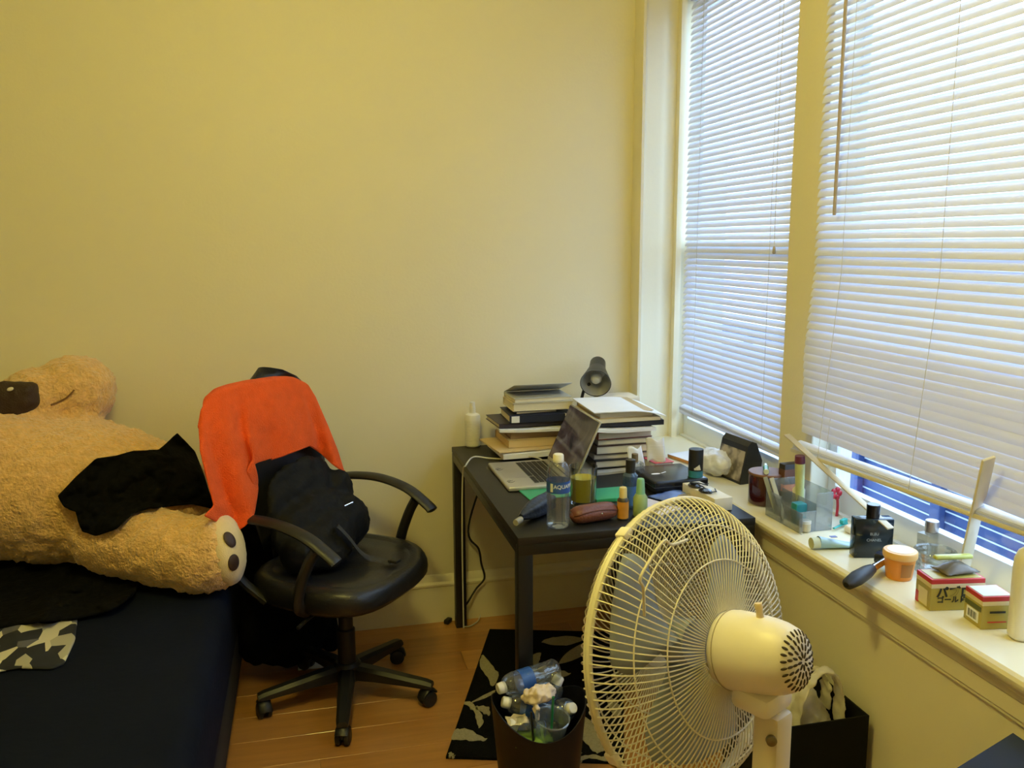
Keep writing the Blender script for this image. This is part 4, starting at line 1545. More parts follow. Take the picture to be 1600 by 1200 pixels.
# white sunglasses box with the sunglasses lying on it
wx = thing('sunglasses_box', 'long white carton near the right front desk corner', 'box', (1.165, 2.325, ZD + 0.001), 0.10)
MB().box((0, 0, 0.02), (0.062, 0.185, 0.04), 0.002).build('carton', mat('cream_white_carton', (0.78, 0.72, 0.58), 0.6), wx)
sg = thing('sunglasses', 'dark sunglasses lying on the long white carton', 'sunglasses', (1.160, 2.335, ZD + 0.0415), 0.10)
m = MB()
for s in (-1, 1):
    m.lathe([(0.0, 0.006), (0.019, 0.004), (0.023, 0.0), (0.021, -0.001), (0.0, 0.004)], (-0.014, s * 0.031, 0.003), 20, sx=0.85, sy=1.1)
m.build('lenses', mat('dark_lens', (0.010, 0.008, 0.008), 0.1), sg)
m = MB()
m.tube([(-0.014, -0.058, 0.006), (-0.005, 0, 0.008), (-0.014, 0.058, 0.006)], 0.002, 6)
m.build('frame', M_BLACK, sg)
for s in (-1, 1):
    MB().tube([(-0.014, s * 0.058, 0.006), (0.012, s * 0.050, 0.004), (0.026, s * 0.02, 0.003)], 0.0018, 6).build('temple_arm', M_BLACK, sg)

# dish with red inside, blue pouch, pale papers
ds = thing('round_dish', 'small round grey dish with a red patch inside near the fan top', 'dish', dz_(1078, 786))
MB().lathe([(0.0, 0.0), (0.028, 0.0), (0.036, 0.012), (0.039, 0.018), (0.037, 0.018), (0.029, 0.006), (0.0, 0.005)], seg=32).build('bowl', mat('grey_dish', (0.36, 0.34, 0.32), 0.3), ds)
MB().lathe([(0.0, 0.0065), (0.020, 0.0065), (0.0205, 0.0055), (0, 0.0055)], (0.0, 0.004, 0.003), 18).build('red_powder', mat('red_powder', (0.50, 0.13, 0.07), 0.7, var=0.3, scale=60), ds)
m = MB()
m.grid([[((u - .5) * 0.13, (v - .5) * 0.09, 0.003 + 0.016 * math.sin(u * PI) * math.sin(v * PI) + 0.004 * fbm((u * 4, v * 4, 0))) for u in [i / 12 for i in range(13)]] for v in [j / 9 for j in range(10)]])
o = m.build('snack_pouch', mat('blue_foil_pouch', (0.10, 0.18, 0.55), 0.25, var=0.7, scale=16), loc=dz_(1052, 778), angle=180)
o.location.z = ZD + 0.002
o.rotation_euler = (0, 0, 0.35)
solidify(o, 0.0015)
tag(o, 'shiny blue and white foil pouch in front of the black notebook computer', 'pouch')
sheaf('pale lilac papers lying right of the green lotion bottle', 0.99, 2.315, ZD + 0.001, 0.10, 0.13, 0.004, 0.5, m_=mat('lilac_paper', (0.66, 0.60, 0.64), 0.7, var=0.15, scale=8), seed=5)

# black power cable down behind the desk with its plug on the floor
pw_ = thing('power_cable', 'black power cable hanging behind the desk leg to the floor', 'cable', (0.60, 3.26, 0))
po = Vector(pw_.location)
pts = [Vector((0.70, 3.262, 0.72)), aty(732, 822, 3.262), aty(748, 858, 3.262), aty(752, 880, 3.255), aty(757, 903, 3.25), aty(744, 920, 3.25), aty(728, 945, 3.24), atz(712, 962, 0.012), atz(702, 969, 0.010)]
m = MB()
m.tube([p - po for p in smoothpath(pts, 8)], 0.0042, 8)
m.build('cord', M_BLACK, pw_)
q = atz(700, 970, 0.011)
MB().box(q - po, (0.036, 0.022, 0.018), 0.004, rotz(0.9)).build('plug', M_BLACK, pw_)
wc = MB()
wp = [atz(726, 945, 0.05), atz(740, 940, 0.07), atz(751, 948, 0.03), atz(748, 968, 0.006), atz(735, 978, 0.005), atz(724, 979, 0.005)]
base = Vector((wp[0].x, wp[0].y, 0))
wc.tube([p - base for p in smoothpath(wp, 6)], 0.0025, 6)
tag(wc.build('white_cord', MATS['white_cable'], loc=base), 'thin white cord looped round the foot of the back desk leg', 'cable')


# ------------------------------------------------------------------ things on the window sill
def sz(px, py):
    p = atz(px, py, ZS)
    p.z = ZS + 0.0005
    return p


# crumpled white plastic bag with cable
m = MB()
m.ell((0, 0, 0.045), (0.062, 0.085, 0.044))
m.ell((0.02, 0.05, 0.04), (0.05, 0.06, 0.036))
pbag = m.build('plastic_bag', mat('crinkled_white_film', (0.78, 0.79, 0.84), 0.35, var=0.12, scale=30, bump=0.5, bscale=40), loc=atz(1118, 741, ZS))
pbag.location.z = ZS + 0.001
remesh(pbag, 0.007, 2)
displace(pbag, 0.022, 0.03, 2)
tag(pbag, 'crumpled white plastic bag on the sill left of the picture frame', 'bag')
pp = sheaf('white leaflet with an orange edge on the sill behind the deodorant can', 1.40, 2.86, ZS + 0.001, 0.15, 0.19, 0.012, 0.25)
m = MB()
m.box((-0.0757, 0, 0.006), (0.002, 0.188, 0.010))
m.build('orange_edge', mat('orange_card', (0.62, 0.27, 0.06), 0.6), pp, smooth=False)
gp = thing('reading_glasses', 'thin dark wire glasses lying on the sill leaflet', 'glasses', (1.425, 2.80, ZS + 0.013), 0.4)
m = MB()
for s in (-1, 1):
    m.tube([(0.020 * math.cos(a), s * 0.028 + 0.023 * math.sin(a), 0.006) for a in [2 * PI * k / 20 for k in range(20)]], 0.0016, 6, closed=True)
m.build('rims', M_BLACK, gp)
for s in (-1, 1):
    MB().tube([(0, s * 0.051, 0.006), (0.04, s * 0.05, 0.004), (0.07, s * 0.03, 0.002)], 0.0015, 6).build('temple_arm', M_BLACK, gp)
MB().tube([(0.004, -0.006, 0.007), (0.008, 0, 0.009), (0.004, 0.006, 0.007)], 0.0014, 6).build('bridge', M_BLACK, gp)

# standing picture frame with a thick black back
pf = thing('picture_frame', 'black standing picture frame with a grey photograph on the sill', 'picture frame', (1.405, 2.60, ZS + 0.0005), 0.12)
A = Matrix(((1, 0, 0, 0), (0, 0, 1, 0), (0, 1, 0, 0), (0, 0, 0, 1)))
m = MB()
m.prism([(-0.030, 0.0), (0.045, 0.0), (0.055, 0.075), (0.030, 0.138), (0.010, 0.145), (-0.004, 0.128)], -0.075, 0.075, A)
m.build('frame_block', mat('black_frame', (0.014, 0.013, 0.013), 0.4), pf, smooth=False)


def photo_mat():
    mm = bpy.data.materials.new('grey_photograph')
    mm.use_nodes = True
    nt = mm.node_tree
    b = nt.nodes['Principled BSDF']
    b.inputs['Roughness'].default_value = 0.3
    tc = nt.nodes.new('ShaderNodeTexCoord')
    n = nt.nodes.new('ShaderNodeTexNoise')
    n.inputs['Scale'].default_value = 22
    n.inputs['Detail'].default_value = 2
    nt.links.new(tc.outputs['Object'], n.inputs[0])
    r = nt.nodes.new('ShaderNodeValToRGB')
    r.color_ramp.elements[0].position = 0.38
    r.color_ramp.elements[0].color = (0.10, 0.085, 0.075, 1)
    r.color_ramp.elements[1].position = 0.56
    r.color_ramp.elements[1].color = (0.46, 0.40, 0.34, 1)
    nt.links.new(n.outputs['Fac'], r.inputs[0])
    nt.links.new(r.outputs[0], b.inputs['Base Color'])
    return mm


m = MB()
m.grid([[(-0.030 + 0.026 * t - 0.0012, y_, 0.128 * t) for y_ in (-0.069, 0.069)] for t in (0.07, 0.86)])
solidify(m.build('photograph', photo_mat(), pf, smooth=False), 0.001)

# dark red candle jar with a copper lid, green lighter on it
cj = thing('candle_jar', 'dark red glass candle jar with a copper brown lid on the sill', 'jar', sz(1200, 791) + Vector((0.012, 0.035, 0)))
MB().lathe([(0.0, 0.0), (0.050, 0.0), (0.054, 0.004), (0.054, 0.088), (0.052, 0.092), (0, 0.092)], seg=40).build('glass_jar', mat('dark_red_glass', (0.045, 0.006, 0.007), 0.12, var=0.3, scale=10, coat=0.5), cj)
MB().lathe([(0.0, 0.0925), (0.0555, 0.0925), (0.0565, 0.094), (0.0565, 0.099), (0.055, 0.101), (0.0, 0.1015)], seg=40).build('lid', mat('copper_lid', (0.22, 0.10, 0.05), 0.5, metal=0.2), cj)
lt = thing('lighter', 'green pocket lighter lying on the candle jar lid', 'lighter', Vector(cj.location) + Vector((-0.01, -0.01, 0.103)), math.radians(62))
MB().tube([(-0.028, 0, 0.008), (0.022, 0, 0.008)], 0.0085, 14, flat=0.8).build('lighter_body', mat('green_translucent_plastic', (0.06, 0.33, 0.13), 0.25), lt)
MB().tube([(0.023, 0, 0.008), (0.045, 0, 0.009)], 0.0065, 12).build('metal_head', mat('pale_metal', (0.62, 0.68, 0.55), 0.3, metal=0.4), lt)
MB().tube([(-0.037, 0, 0.008), (-0.0285, 0, 0.008)], 0.0080, 12).build('end_plug', mat('cream_plug', (0.72, 0.72, 0.45), 0.4), lt)

# clear organiser with its contents
og = thing('acrylic_organizer', 'clear acrylic organiser box holding tubes on the sill', 'organizer', (1.357, 2.130, ZS + 0.0005), 0.03)
M_ACR = clear_mat('clear_acrylic', (0.90, 0.92, 0.93), 0.14, 0.10)
ox, oy, t = 0.105, 0.17, 0.0025
MB().box((0, 0, t / 2), (ox, oy, t)).build('floor_panel', M_ACR, og, smooth=False)
for nm, c, s in (('side_panel', (-ox / 2, 0.045, 0.040), (t, oy - 0.09, 0.078)), ('side_panel', (ox / 2, 0, 0.055), (t, oy, 0.11)), ('end_panel', (0, oy / 2, 0.055), (ox, t, 0.11)),
                 ('front_panel', (-ox / 4, -oy / 2, 0.03), (ox / 2, t, 0.06)), ('front_panel', (ox / 4, -oy / 2, 0.055), (ox / 2, t, 0.11)), ('divider', (0, 0, 0.04), (t, oy, 0.08)), ('side_panel', (-ox / 2, -0.055, 0.030), (t, 0.09, 0.06))):
    MB().box(c, s, 0.0006, seg=1).build(nm, M_ACR, og, smooth=False)
OGL = Vector(og.location)


def tube_item(name, label, cat, a, b, r0, r1, col, capcol, caplen=0.02, flat=1.0):
    a, b = Vector(a), Vector(b)
    r = thing(name, label, cat, a)
    d = (b - a)
    n = d.normalized()
    L = d.length
    MB().tube([(0, 0, 0), d * ((L - caplen) / L)], [r0, r1], 16, flat=flat).build('tube_body', mat('m_' + label.replace(' ', '_')[:30], col, 0.35, var=0.15, scale=30), r)
    MB().tube([d * ((L - caplen) / L) + n * 0.0005, d], [r1 * 0.92, r1 * 0.85], 16).build('cap', mat('c_' + label.replace(' ', '_')[:30], capcol, 0.35), r)
    return r


tube_item('cream_tube', 'pale green and white tube with maroon cap leaning in the organiser', 'tube', OGL + Vector((0.015, 0.015, 0.006)), atx(1250, 712, 1.36), 0.012, 0.0165, (0.60, 0.66, 0.30), (0.13, 0.03, 0.06), 0.022, 0.8)
bo_ = thing('card_packet', 'black packet with an orange band behind the candle jar', 'packet', (1.415, 2.275, ZS + 0.0005), 0.1)
MB().box((0, 0, 0.068), (0.06, 0.03, 0.136), 0.002).build('packet_body', mat('black_packet', (0.02, 0.016, 0.013), 0.5), bo_)
MB().box((0, 0, 0.062), (0.0606, 0.0306, 0.022)).build('orange_band', mat('orange_print', (0.65, 0.17, 0.04), 0.5, var=0.2), bo_, smooth=False)
MB().box((0, 0, 0.105), (0.0604, 0.0304, 0.03)).build('brown_band', mat('brown_print', (0.12, 0.05, 0.03), 0.5), bo_, smooth=False)
tl = MB()
tl.box((0, 0, 0.036), (0.036, 0.032, 0.07), 0.006)
o = tl.build('hair_wax_stick', mat('teal_plastic', (0.02, 0.24, 0.30), 0.35), loc=OGL + Vector((-0.026, -0.045, 0.004)))
tag(o, 'teal rounded plastic stick in the low compartment of the organiser', 'cosmetic')
for k, (lb_, ax, col) in enumerate((('grey-green nail file leaning out of the organiser to the left', -0.008, (0.30, 0.30, 0.20)), ('pale nail file leaning beside the grey-green one in the organiser', 0.006, (0.52, 0.50, 0.36)))):
    m = MB()
    m.box((0, 0, 0.062), (0.014, 0.003, 0.124), 0.001)
    o = m.build('nail_file', mat('file_%d' % k, col, 0.8), loc=OGL + Vector((-0.035 + ax, 0.035 - 0.012 * k, 0.004)))
    o.rotation_euler = (-0.42, -0.12, 0.1)
    tag(o, lb_, 'nail file')
cbt = simple_bottle('toiletry_bottle', 'clear pump bottle with cream liquid in the tall part of the organiser', 'bottle', OGL + Vector((0.028, 0.045, 0.003)),
                    [(0.0, 0), (0.017, 0), (0.018, 0.003), (0.018, 0.08), (0.010, 0.092), (0, 0.092)], (0.80, 0.76, 0.58),
                    [(0.0, 0.09), (0.009, 0.09), (0.009, 0.112), (0.004, 0.118), (0, 0.12)], (0.74, 0.70, 0.50))
jr = simple_bottle('sample_jar', 'short cream jar standing at the front of the organiser', 'jar', OGL + Vector((-0.026, -0.080, 0.003)),
                   [(0.0, 0), (0.014, 0), (0.015, 0.002), (0.015, 0.022), (0, 0.022)], (0.60, 0.52, 0.34), [(0.0, 0.0225), (0.0155, 0.0225), (0.0155, 0.030), (0, 0.0305)], (0.70, 0.68, 0.62))

# red plastic flower, teal brush head and soap behind the organiser
rf_ = thing('plastic_flower', 'small red plastic flower standing behind the organiser', 'ornament', sz(1312, 812) + Vector((0.01, 0.03, 0)))
MB().tube(smoothpath([(0, 0, 0), (0.004, 0.004, 0.03), (-0.002, 0.0, 0.06)], 4), 0.004, 8).build('stem', mat('red_plastic', (0.45, 0.02, 0.035), 0.35), rf_)
for k in range(5):
    a = 2 * PI * k / 5
    MB().ell((0.011 * math.cos(a) - 0.002, 0.005, 0.068 + 0.012 * math.sin(a)), (0.0085, 0.004, 0.009)).build('petal', MATS['red_plastic'], rf_)
tb = thing('toothbrush', 'teal toothbrush lying behind the organiser on the sill', 'toothbrush', sz(1316, 824) + Vector((0, 0, 0.004)), 0.5)
MB().tube([(-0.05, 0, 0.004), (-0.01, 0, 0.004), (0.018, 0, 0.005)], [0.004, 0.004, 0.008], 10, flat=0.6).build('handle', mat('teal_brush', (0.02, 0.38, 0.36), 0.35), tb)
MB().box((0.006, 0, 0.013), (0.028, 0.012, 0.012), 0.002).build('bristles', mat('teal_bristles', (0.05, 0.42, 0.40), 0.8), tb)
sp_ = MB()
sp_.box((0, 0, 0.010), (0.05, 0.035, 0.020), 0.007, seg=3)
tag(sp_.build('soap_bar', mat('cream_soap', (0.75, 0.66, 0.52), 0.5), loc=sz(1335, 832)), 'small cream soap bar on the sill behind the black perfume bottle', 'soap')

# pale blue toothpaste tube lying on the sill
tt = thing('toothpaste_tube', 'pale blue and white toothpaste tube lying on the sill edge', 'tube', sz(1303, 856), math.radians(-4))
m = MB()
rings = []
for k in range(9):
    u = k / 8
    w_ = 0.0155 + 0.008 * u
    h_ = 0.0150 * (1 - u) + 0.0015
    rings.append([(-0.045 + 0.115 * u, w_ * math.cos(a), 0.0155 * (1 - u) + 0.0022 + h_ * math.sin(a)) for a in [2 * PI * q / 20 for q in range(21)]])
m.grid(rings)
m.build('tube_body', mat('pale_blue_tube', (0.40, 0.62, 0.72), 0.35, var=0.25, scale=14), tt, angle=70)
MB().tube([(-0.066, 0, 0.0165), (-0.0455, 0, 0.0165)], 0.0150, 20).build('cap', mat('pale_yellow_cap', (0.62, 0.68, 0.50), 0.4), tt)
MB().box((-0.006, -0.004, 0.0325), (0.018, 0.012, 0.0012), 0.0003, seg=1).build('blue_badge', mat('blue_badge', (0.15, 0.20, 0.60), 0.4), tt, smooth=False)

# black square perfume bottle
bpf = thing('perfume_bottle', 'square black perfume bottle with a round black cap on the sill', 'bottle', sz(1366, 872) + Vector((0.0, 0.016, 0)), math.radians(-14))
MB().box((0, 0, 0.052), (0.098, 0.034, 0.104), 0.003).build('glass_body', mat('blue_black_glass', (0.010, 0.016, 0.020), 0.12, var=0.2), bpf)
MB().cyl((0, 0, 0.1045), 0.0165, 0.034, 28, bev=0.001).build('cap', mat('black_cap_gloss', (0.008, 0.008, 0.012), 0.2), bpf)
T = Matrix.Translation((0, -0.0172, 0)) @ Matrix.Rotation(PI / 2, 4, 'X')
MGP = mat('dim_silver_print', (0.30, 0.33, 0.33), 0.4)
text('lettering', 'BLEU', 0.010, MGP, bpf, Matrix.Translation((0, 0, 0.064)) @ T, 0.0002)
text('lettering', 'CHANEL', 0.010, MGP, bpf, Matrix.Translation((0, 0, 0.048)) @ T, 0.0002)

# razor with black handle poking over the sill edge
rz_ = thing('safety_razor', 'razor with a fat black handle sticking out over the sill edge', 'razor', sz(1382, 884))
ro = Vector(rz_.location)
h0, h1 = atz(1322, 914, ZS + 0.030), atz(1362, 889, ZS + 0.030)
dv = (h1 - h0)
MB().tube([h0 - ro, h0 + dv * 0.08 - ro, h0 + dv * 0.4 - ro, h0 + dv * 0.8 - ro, h1 - ro], [0.006, 0.014, 0.018, 0.016, 0.012], 16).build('handle', mat('black_rubber_grip', (0.012, 0.012, 0.012), 0.5), rz_)
MB().tube([h1 - ro, h1 + dv * 0.55 - ro], 0.009, 16).build('shaft', M_CHROME, rz_)
MB().box(h1 + dv * 0.66 - ro, (0.030, 0.058, 0.026), 0.006, rotz(math.atan2(dv.y, dv.x))).build('blade_head', mat('dark_blue_head', (0.02, 0.025, 0.05), 0.3), rz_)

# orange tub with a cream lid
ot = thing('hair_wax_tub', 'orange plastic tub with a cream lid on the sill', 'tub', sz(1408, 908) + Vector((0.01, 0.022, 0)))
MB().lathe([(0.0, 0.0), (0.0285, 0.0), (0.030, 0.003), (0.036, 0.052), (0.0, 0.052)], seg=36).build('tub', mat('orange_translucent_tub', (0.70, 0.25, 0.02), 0.3, var=0.1), ot)
MB().lathe([(0.0, 0.0525), (0.0385, 0.0525), (0.0395, 0.055), (0.0395, 0.066), (0.0375, 0.069), (0.030, 0.0695), (0.0, 0.0685)], seg=36).build('lid', mat('apricot_lid', (0.78, 0.46, 0.16), 0.4), ot)
MB().lathe([(0.0, 0.0700), (0.030, 0.0702), (0.030, 0.0696), (0.0, 0.0694)], seg=36).build('lid_inset', mat('cream_lid', (0.82, 0.66, 0.48), 0.5), ot)
m = MB()
m.grid([[((0.0303 + 0.0055 * t + 0.0012) * math.sin(a), -(0.0303 + 0.0055 * t + 0.0012) * math.cos(a), 0.010 + 0.034 * t) for a in [-0.55 + 0.12 * k for k in range(8)]] for t in (0, 1)])
m.build('brown_label', mat('brown_label', (0.36, 0.14, 0.02), 0.5), ot)

# clear cologne bottle with brushed cap, and a glass bowl in front of it
cb_ = thing('cologne_bottle', 'clear square cologne bottle with a brushed silver cap near the gap', 'bottle', sz(1452, 876) + Vector((0, 0.0, 0)), 0.2)
MB().box((0, 0, 0.038), (0.062, 0.036, 0.076), 0.004).build('glass_body', M_GLASS, cb_)
MB().box((0, 0, 0.024), (0.050, 0.026, 0.036), 0.003).build('cologne', clear_mat('pale_cologne', (0.86, 0.88, 0.93), 0.1, 0.12), cb_)
MB().cyl((0, 0, 0.0765), 0.0165, 0.030, 28, bev=0.0015).build('cap', mat('brushed_cap', (0.45, 0.40, 0.36), 0.3, metal=0.8), cb_)
gb = thing('glass_bowl', 'clear ribbed glass bowl behind the gold medicine box', 'bowl', sz(1468, 905) + Vector((0.012, 0.035, 0)))
pr = [(0.0, 0.0), (0.034, 0.0)]
for k in range(9):
    pr.append((0.044 + 0.0018 * (k % 2) + 0.0006 * k, 0.006 + 0.0065 * k))
pr += [(0.0475, 0.060), (0.0440, 0.056), (0.038, 0.008), (0.0, 0.006)]
MB().lathe(pr, seg=40).build('bowl', M_GLASS, gb, angle=20)


# gold medicine boxes
def med_box(label, loc, rz, s, writing):
    b = thing('medicine_box', label, 'box', loc, rz)
    lx, ly, lz = s
    MG = mat('gold_olive_card', (0.42, 0.34, 0.07), 0.38, var=0.12, metal=0.15)
    MR = mat('red_card', (0.50, 0.03, 0.03), 0.45)
    MC = mat('cream_card_band', (0.70, 0.60, 0.36), 0.5)
    MB().box((0, 0, lz * 0.36), (lx, ly, lz * 0.72), 0.0008, seg=1).build('carton', MG, b, smooth=False)
    MB().box((0, 0, lz * 0.785), (lx * 1.001, ly * 1.001, lz * 0.13), 0.0006, seg=1).build('cream_band', MC, b, smooth=False)
    MB().box((0, 0, lz * 0.925), (lx * 1.002, ly * 1.002, lz * 0.15), 0.0008, seg=1).build('red_top_edge', MR, b, smooth=False)
    MB().box((0, 0, lz + 0.0004), (lx * 0.9, ly * 0.86, 0.0008)).build('top_panel', MG if writing else mat('mint_panel', (0.55, 0.62, 0.42), 0.4), b, smooth=False)
    T = Matrix.Rotation(PI / 2, 4, 'X')
    MK = mat('black_print', (0.02, 0.02, 0.015), 0.5)
    if writing:
        text('lettering', '\u30d1\u30d6\u30ed', 0.027, MK, b, Matrix.Translation((-0.008, -ly / 2 - 0.0006, lz * 0.565)) @ T, 0.0003, bold=0.035)
        text('lettering', '\u30b4\u30fc\u30eb\u30c9A', 0.0165, MK, b, Matrix.Translation((-0.008, -ly / 2 - 0.0006, lz * 0.34)) @ T, 0.0003, bold=0.03)
        T2 = Matrix.Rotation(-PI / 2, 4, 'Z') @ Matrix.Rotation(PI / 2, 4, 'X')
        MB().box((-lx / 2 - 0.0004, 0, lz * 0.33), (0.0008, ly * 0.62, lz * 0.5)).build('side_print', MC, b, smooth=False)
        MB().box((-lx / 2 - 0.0005, ly * 0.36, lz * 0.2), (0.001, ly * 0.2, lz * 0.36)).build('red_side_print', MR, b, smooth=False)
    else:
        MB().box((-lx / 2 - 0.0005, 0, lz * 0.30), (0.001, ly * 0.66, lz * 0.34)).build('barcode_panel', M_PAPER, b, smooth=False)
        for k in range(9):
            MB().box((-lx / 2 - 0.0011, -ly * 0.22 + k * ly * 0.055, lz * 0.30), (0.0004, ly * (0.014 + 0.012 * (k % 3)), lz * 0.22)).build('barcode_line', MK, b, smooth=False)
        MB().box((-lx / 2 - 0.0005, 0, lz * 0.58), (0.001, ly * 0.9, lz * 0.14)).build('dark_side_print', mat('olive_print', (0.10, 0.11, 0.03), 0.5), b, smooth=False)
        MB().box((0, -ly / 2 - 0.0005, lz * 0.52), (lx * 0.5, 0.001, lz * 0.06)).build('small_print', MK, b, smooth=False)
        MB().box((0, -ly / 2 - 0.0005, lz * 0.22), (lx * 0.6, 0.001, lz * 0.03)).build('red_print_line', MR, b, smooth=False)
    return b


mb1 = med_box('gold cold-medicine box with red rim and black Japanese lettering', (1.368, 1.536, ZS + 0.0005), math.radians(-10), (0.122, 0.062, 0.072), True)
mb2 = med_box('smaller gold and red medicine box with a barcode next to the white bottle', (1.380, 1.436, ZS + 0.0005), math.radians(-10), (0.068, 0.062, 0.072), False)
sachet = MB()
sachet.grid([[((u - .5) * 0.085, (v - .5) * 0.055, 0.004 + 0.018 * math.sin(u * PI) * math.sin(v * PI) + 0.003 * fbm((u * 5, v * 5, 1))) for u in [i / 10 for i in range(11)]] for v in [j / 8 for j in range(9)]])
o = sachet.build('foil_sachet', mat('grey_brown_foil', (0.12, 0.095, 0.06), 0.4, var=0.3, scale=20), loc=(1.385, 1.544, ZS + 0.0745), angle=180)
solidify(o, 0.001)
tag(o, 'grey-brown foil sachet lying on the gold medicine box', 'sachet')
o = MB().box((0, 0, 0.006), (0.088, 0.016, 0.010), 0.004, seg=3).build('plastic_comb', mat('lime_plastic', (0.52, 0.56, 0.14), 0.35), loc=(1.386, 1.554, ZS + 0.098))
o.rotation_euler = (0, 0, -0.15)
tag(o, 'lime yellow plastic bar resting on the foil sachet', 'comb')

# big white bottle at the right edge
wl = thing('shampoo_bottle', 'large white bottle with grey fine print at the right end of the sill', 'bottle', (1.412, 1.352, ZS + 0.0005), math.radians(-20))
m = MB()
rings = []
for (w_, d_, z_) in ((0.040, 0.020, 0.0), (0.046, 0.026, 0.006), (0.046, 0.026, 0.150), (0.045, 0.0255, 0.168), (0.038, 0.022, 0.186), (0.022, 0.018, 0.197), (0.016, 0.016, 0.203), (0.0155, 0.0155, 0.212)):
    rg = []
    for q in range(33):
        a = 2 * PI * q / 32
        ca, sa = math.cos(a), math.sin(a)
        e_ = 3.0 if z_ < 0.19 else 2.0
        rr_ = (abs(ca) ** e_ + abs(sa) ** e_) ** (-1 / e_)
        rg.append((rr_ * ca * w_, rr_ * sa * d_, z_))
    rings.append(rg)
m.grid(rings)
m.build('bottle_body', mat('warm_white_plastic', (0.82, 0.78, 0.66), 0.35, var=0.03), wl, angle=45)
MB().cyl((0, 0, 0.212), 0.018, 0.038, 24, bev=0.002).build('cap', M_WHITE, wl)
MP = mat('grey_print', (0.34, 0.33, 0.33), 0.6)
MB().box((0.006, -0.0262, 0.085), (0.060, 0.0008, 0.125), 0.0003, seg=1).build('label_panel', mat('pale_grey_label', (0.62, 0.60, 0.54), 0.5), wl, smooth=False)
for k in range(15):
    MB().box((0.006 + 0.002 * ((k * 7) % 3 - 1), -0.0268, 0.140 - k * 0.0068), (0.050 - 0.004 * ((k * 5) % 4), 0.0006, 0.0022)).build('print_line', MP, wl, smooth=False)
for s in (-1, 1):
    MB().lathe([(0.0, 0.0), (0.006, 0.0), (0.006, 0.0006), (0, 0.0006)], (0.006 + s * 0.011, -0.0265, 0.030), 16, Matrix.Rotation(PI / 2, 3, 'X')).build('print_symbol', MP, wl)

# loose blind parts: a flat clear bar standing in the gap, a long wand leaning on the post
b0, b1 = atz(1505, 893, ZS + 0.045), atx(1545, 716, 1.362)
m = MB()
dv = b1 - b0
m.box(dv / 2, (0.030, 0.007, dv.length), 0.002, rotto(dv))
o = m.build('plastic_bar', mat('milky_plastic_bar', (0.78, 0.72, 0.58), 0.3), loc=b0)
tag(o, 'milky flat plastic bar standing on the sill in front of the wide blind', 'bar')
a0, a1 = atx(1392, 826, 1.405), atx(1229, 679, 1.372)
m = MB()
dv = a1 - a0
m.box(dv / 2, (0.020, 0.004, dv.length), 0.001, rotto(dv))
o = m.build('blind_wand', translucent_mat('tan_slat_plastic', (0.70, 0.62, 0.45), 0.2), loc=a0)
tag(o, 'long loose tan slat leaning across the sill from the window post', 'slat')

# ------------------------------------------------------------------ pedestal fan
FC = Vector((0.545, 1.135, 0.925))
FA = Vector((0.457, -0.873, 0.215)).normalized()      # towards the rear (motor)
fan = thing('pedestal_fan', 'cream white pedestal fan seen from behind in the foreground', 'fan', (0.655, 1.068, 0))
FO = Vector(fan.location)
M_FAN = mat('aged_white_plastic', (0.84, 0.79, 0.74), 0.38, var=0.04)
M_WIRE = mat('cream_coated_wire', (0.72, 0.68, 0.56), 0.4, var=0.03)
zax = FA
xax = Vector((0, 0, 1)).cross(zax).normalized()
yax = zax.cross(xax).normalized()
FM = Matrix((xax, yax, zax)).transposed()            # columns are the axes
feul = FM.to_euler()


def ringpts(r, z, n=96):
    return [(r * math.cos(2 * PI * k / n), r * math.sin(2 * PI * k / n), z) for k in range(n)]


def guard(name, sgn, prof, rings, twist, n):
    g = MB()
    g.tube(ringpts(0.2165, sgn * 0.003), 0.0052 if sgn > 0 else 0.0035, 8, closed=True)
    o = g.build(name, M_WIRE, fan, loc=FC - FO, rot=feul)
    for r, z in rings:
        q = MB()
        q.tube(ringpts(r, sgn * z, 72), 0.0013, 5, closed=True)
        q.build('support_ring', M_WIRE, o)
    w = MB()
    pts = []
    path = smoothpath([(p[0], p[1], 0) for p in prof], 3)
    for p in path:
        t_ = twist * (1 - p.x / 0.2165)
        pts.append((p.x * math.cos(t_), p.x * math.sin(t_), sgn * p.y))
    w.tube(pts, 0.00115, 5)
    me = w.mesh('wire', M_WIRE, True)
    for k in range(n):
        link('wire', me, o, (0, 0, 0), (0, 0, 2 * PI * k / n))
    return o


rear = guard('rear_guard', 1, [(0.219, 0.004), (0.214, 0.018), (0.198, 0.038), (0.165, 0.056), (0.12, 0.068), (0.055, 0.074)], [(0.178, 0.0505), (0.128, 0.0672)], 0.16, 112)
front = guard('front_guard', -1, [(0.219, 0.002), (0.216, 0.010), (0.200, 0.026), (0.16, 0.042), (0.11, 0.053), (0.046, 0.060)], [(0.175, 0.0375), (0.115, 0.0525)], 0.5, 112)
MB().cyl((0, 0, -0.066), 0.048, 0.008, 32, bev=0.002).build('badge_disc', M_FAN, front)
# clips on the rim
for k in range(4):
    a = 0.5 + k * PI / 2
    MB().box((0.2175 * math.cos(a), 0.2175 * math.sin(a), 0.0), (0.012, 0.020, 0.020), 0.003, rotz(a)).build('rim_clip', M_FAN, rear)
# wire carrying handle on the rear guard
hp = []
for px, py, out in ((1007, 962, 0.0), (1005, 918, 0.016), (1000, 906, 0.020), (1010, 884, 0.022), (1036, 846, 0.022), (1050, 851, 0.020), (1074, 843, 0.0)):
    d = ray(px, py)
    P0 = FC + FA * (0.058 + out)
    t_ = (P0 - CAM).dot(FA) / d.dot(FA)
    w_ = CAM + d * t_ - FC
    hp.append((w_.dot(xax), w_.dot(yax), w_.dot(zax)))
MB().tube(smoothpath(hp, 5), 0.0022, 6).build('carry_handle', M_WIRE, rear)
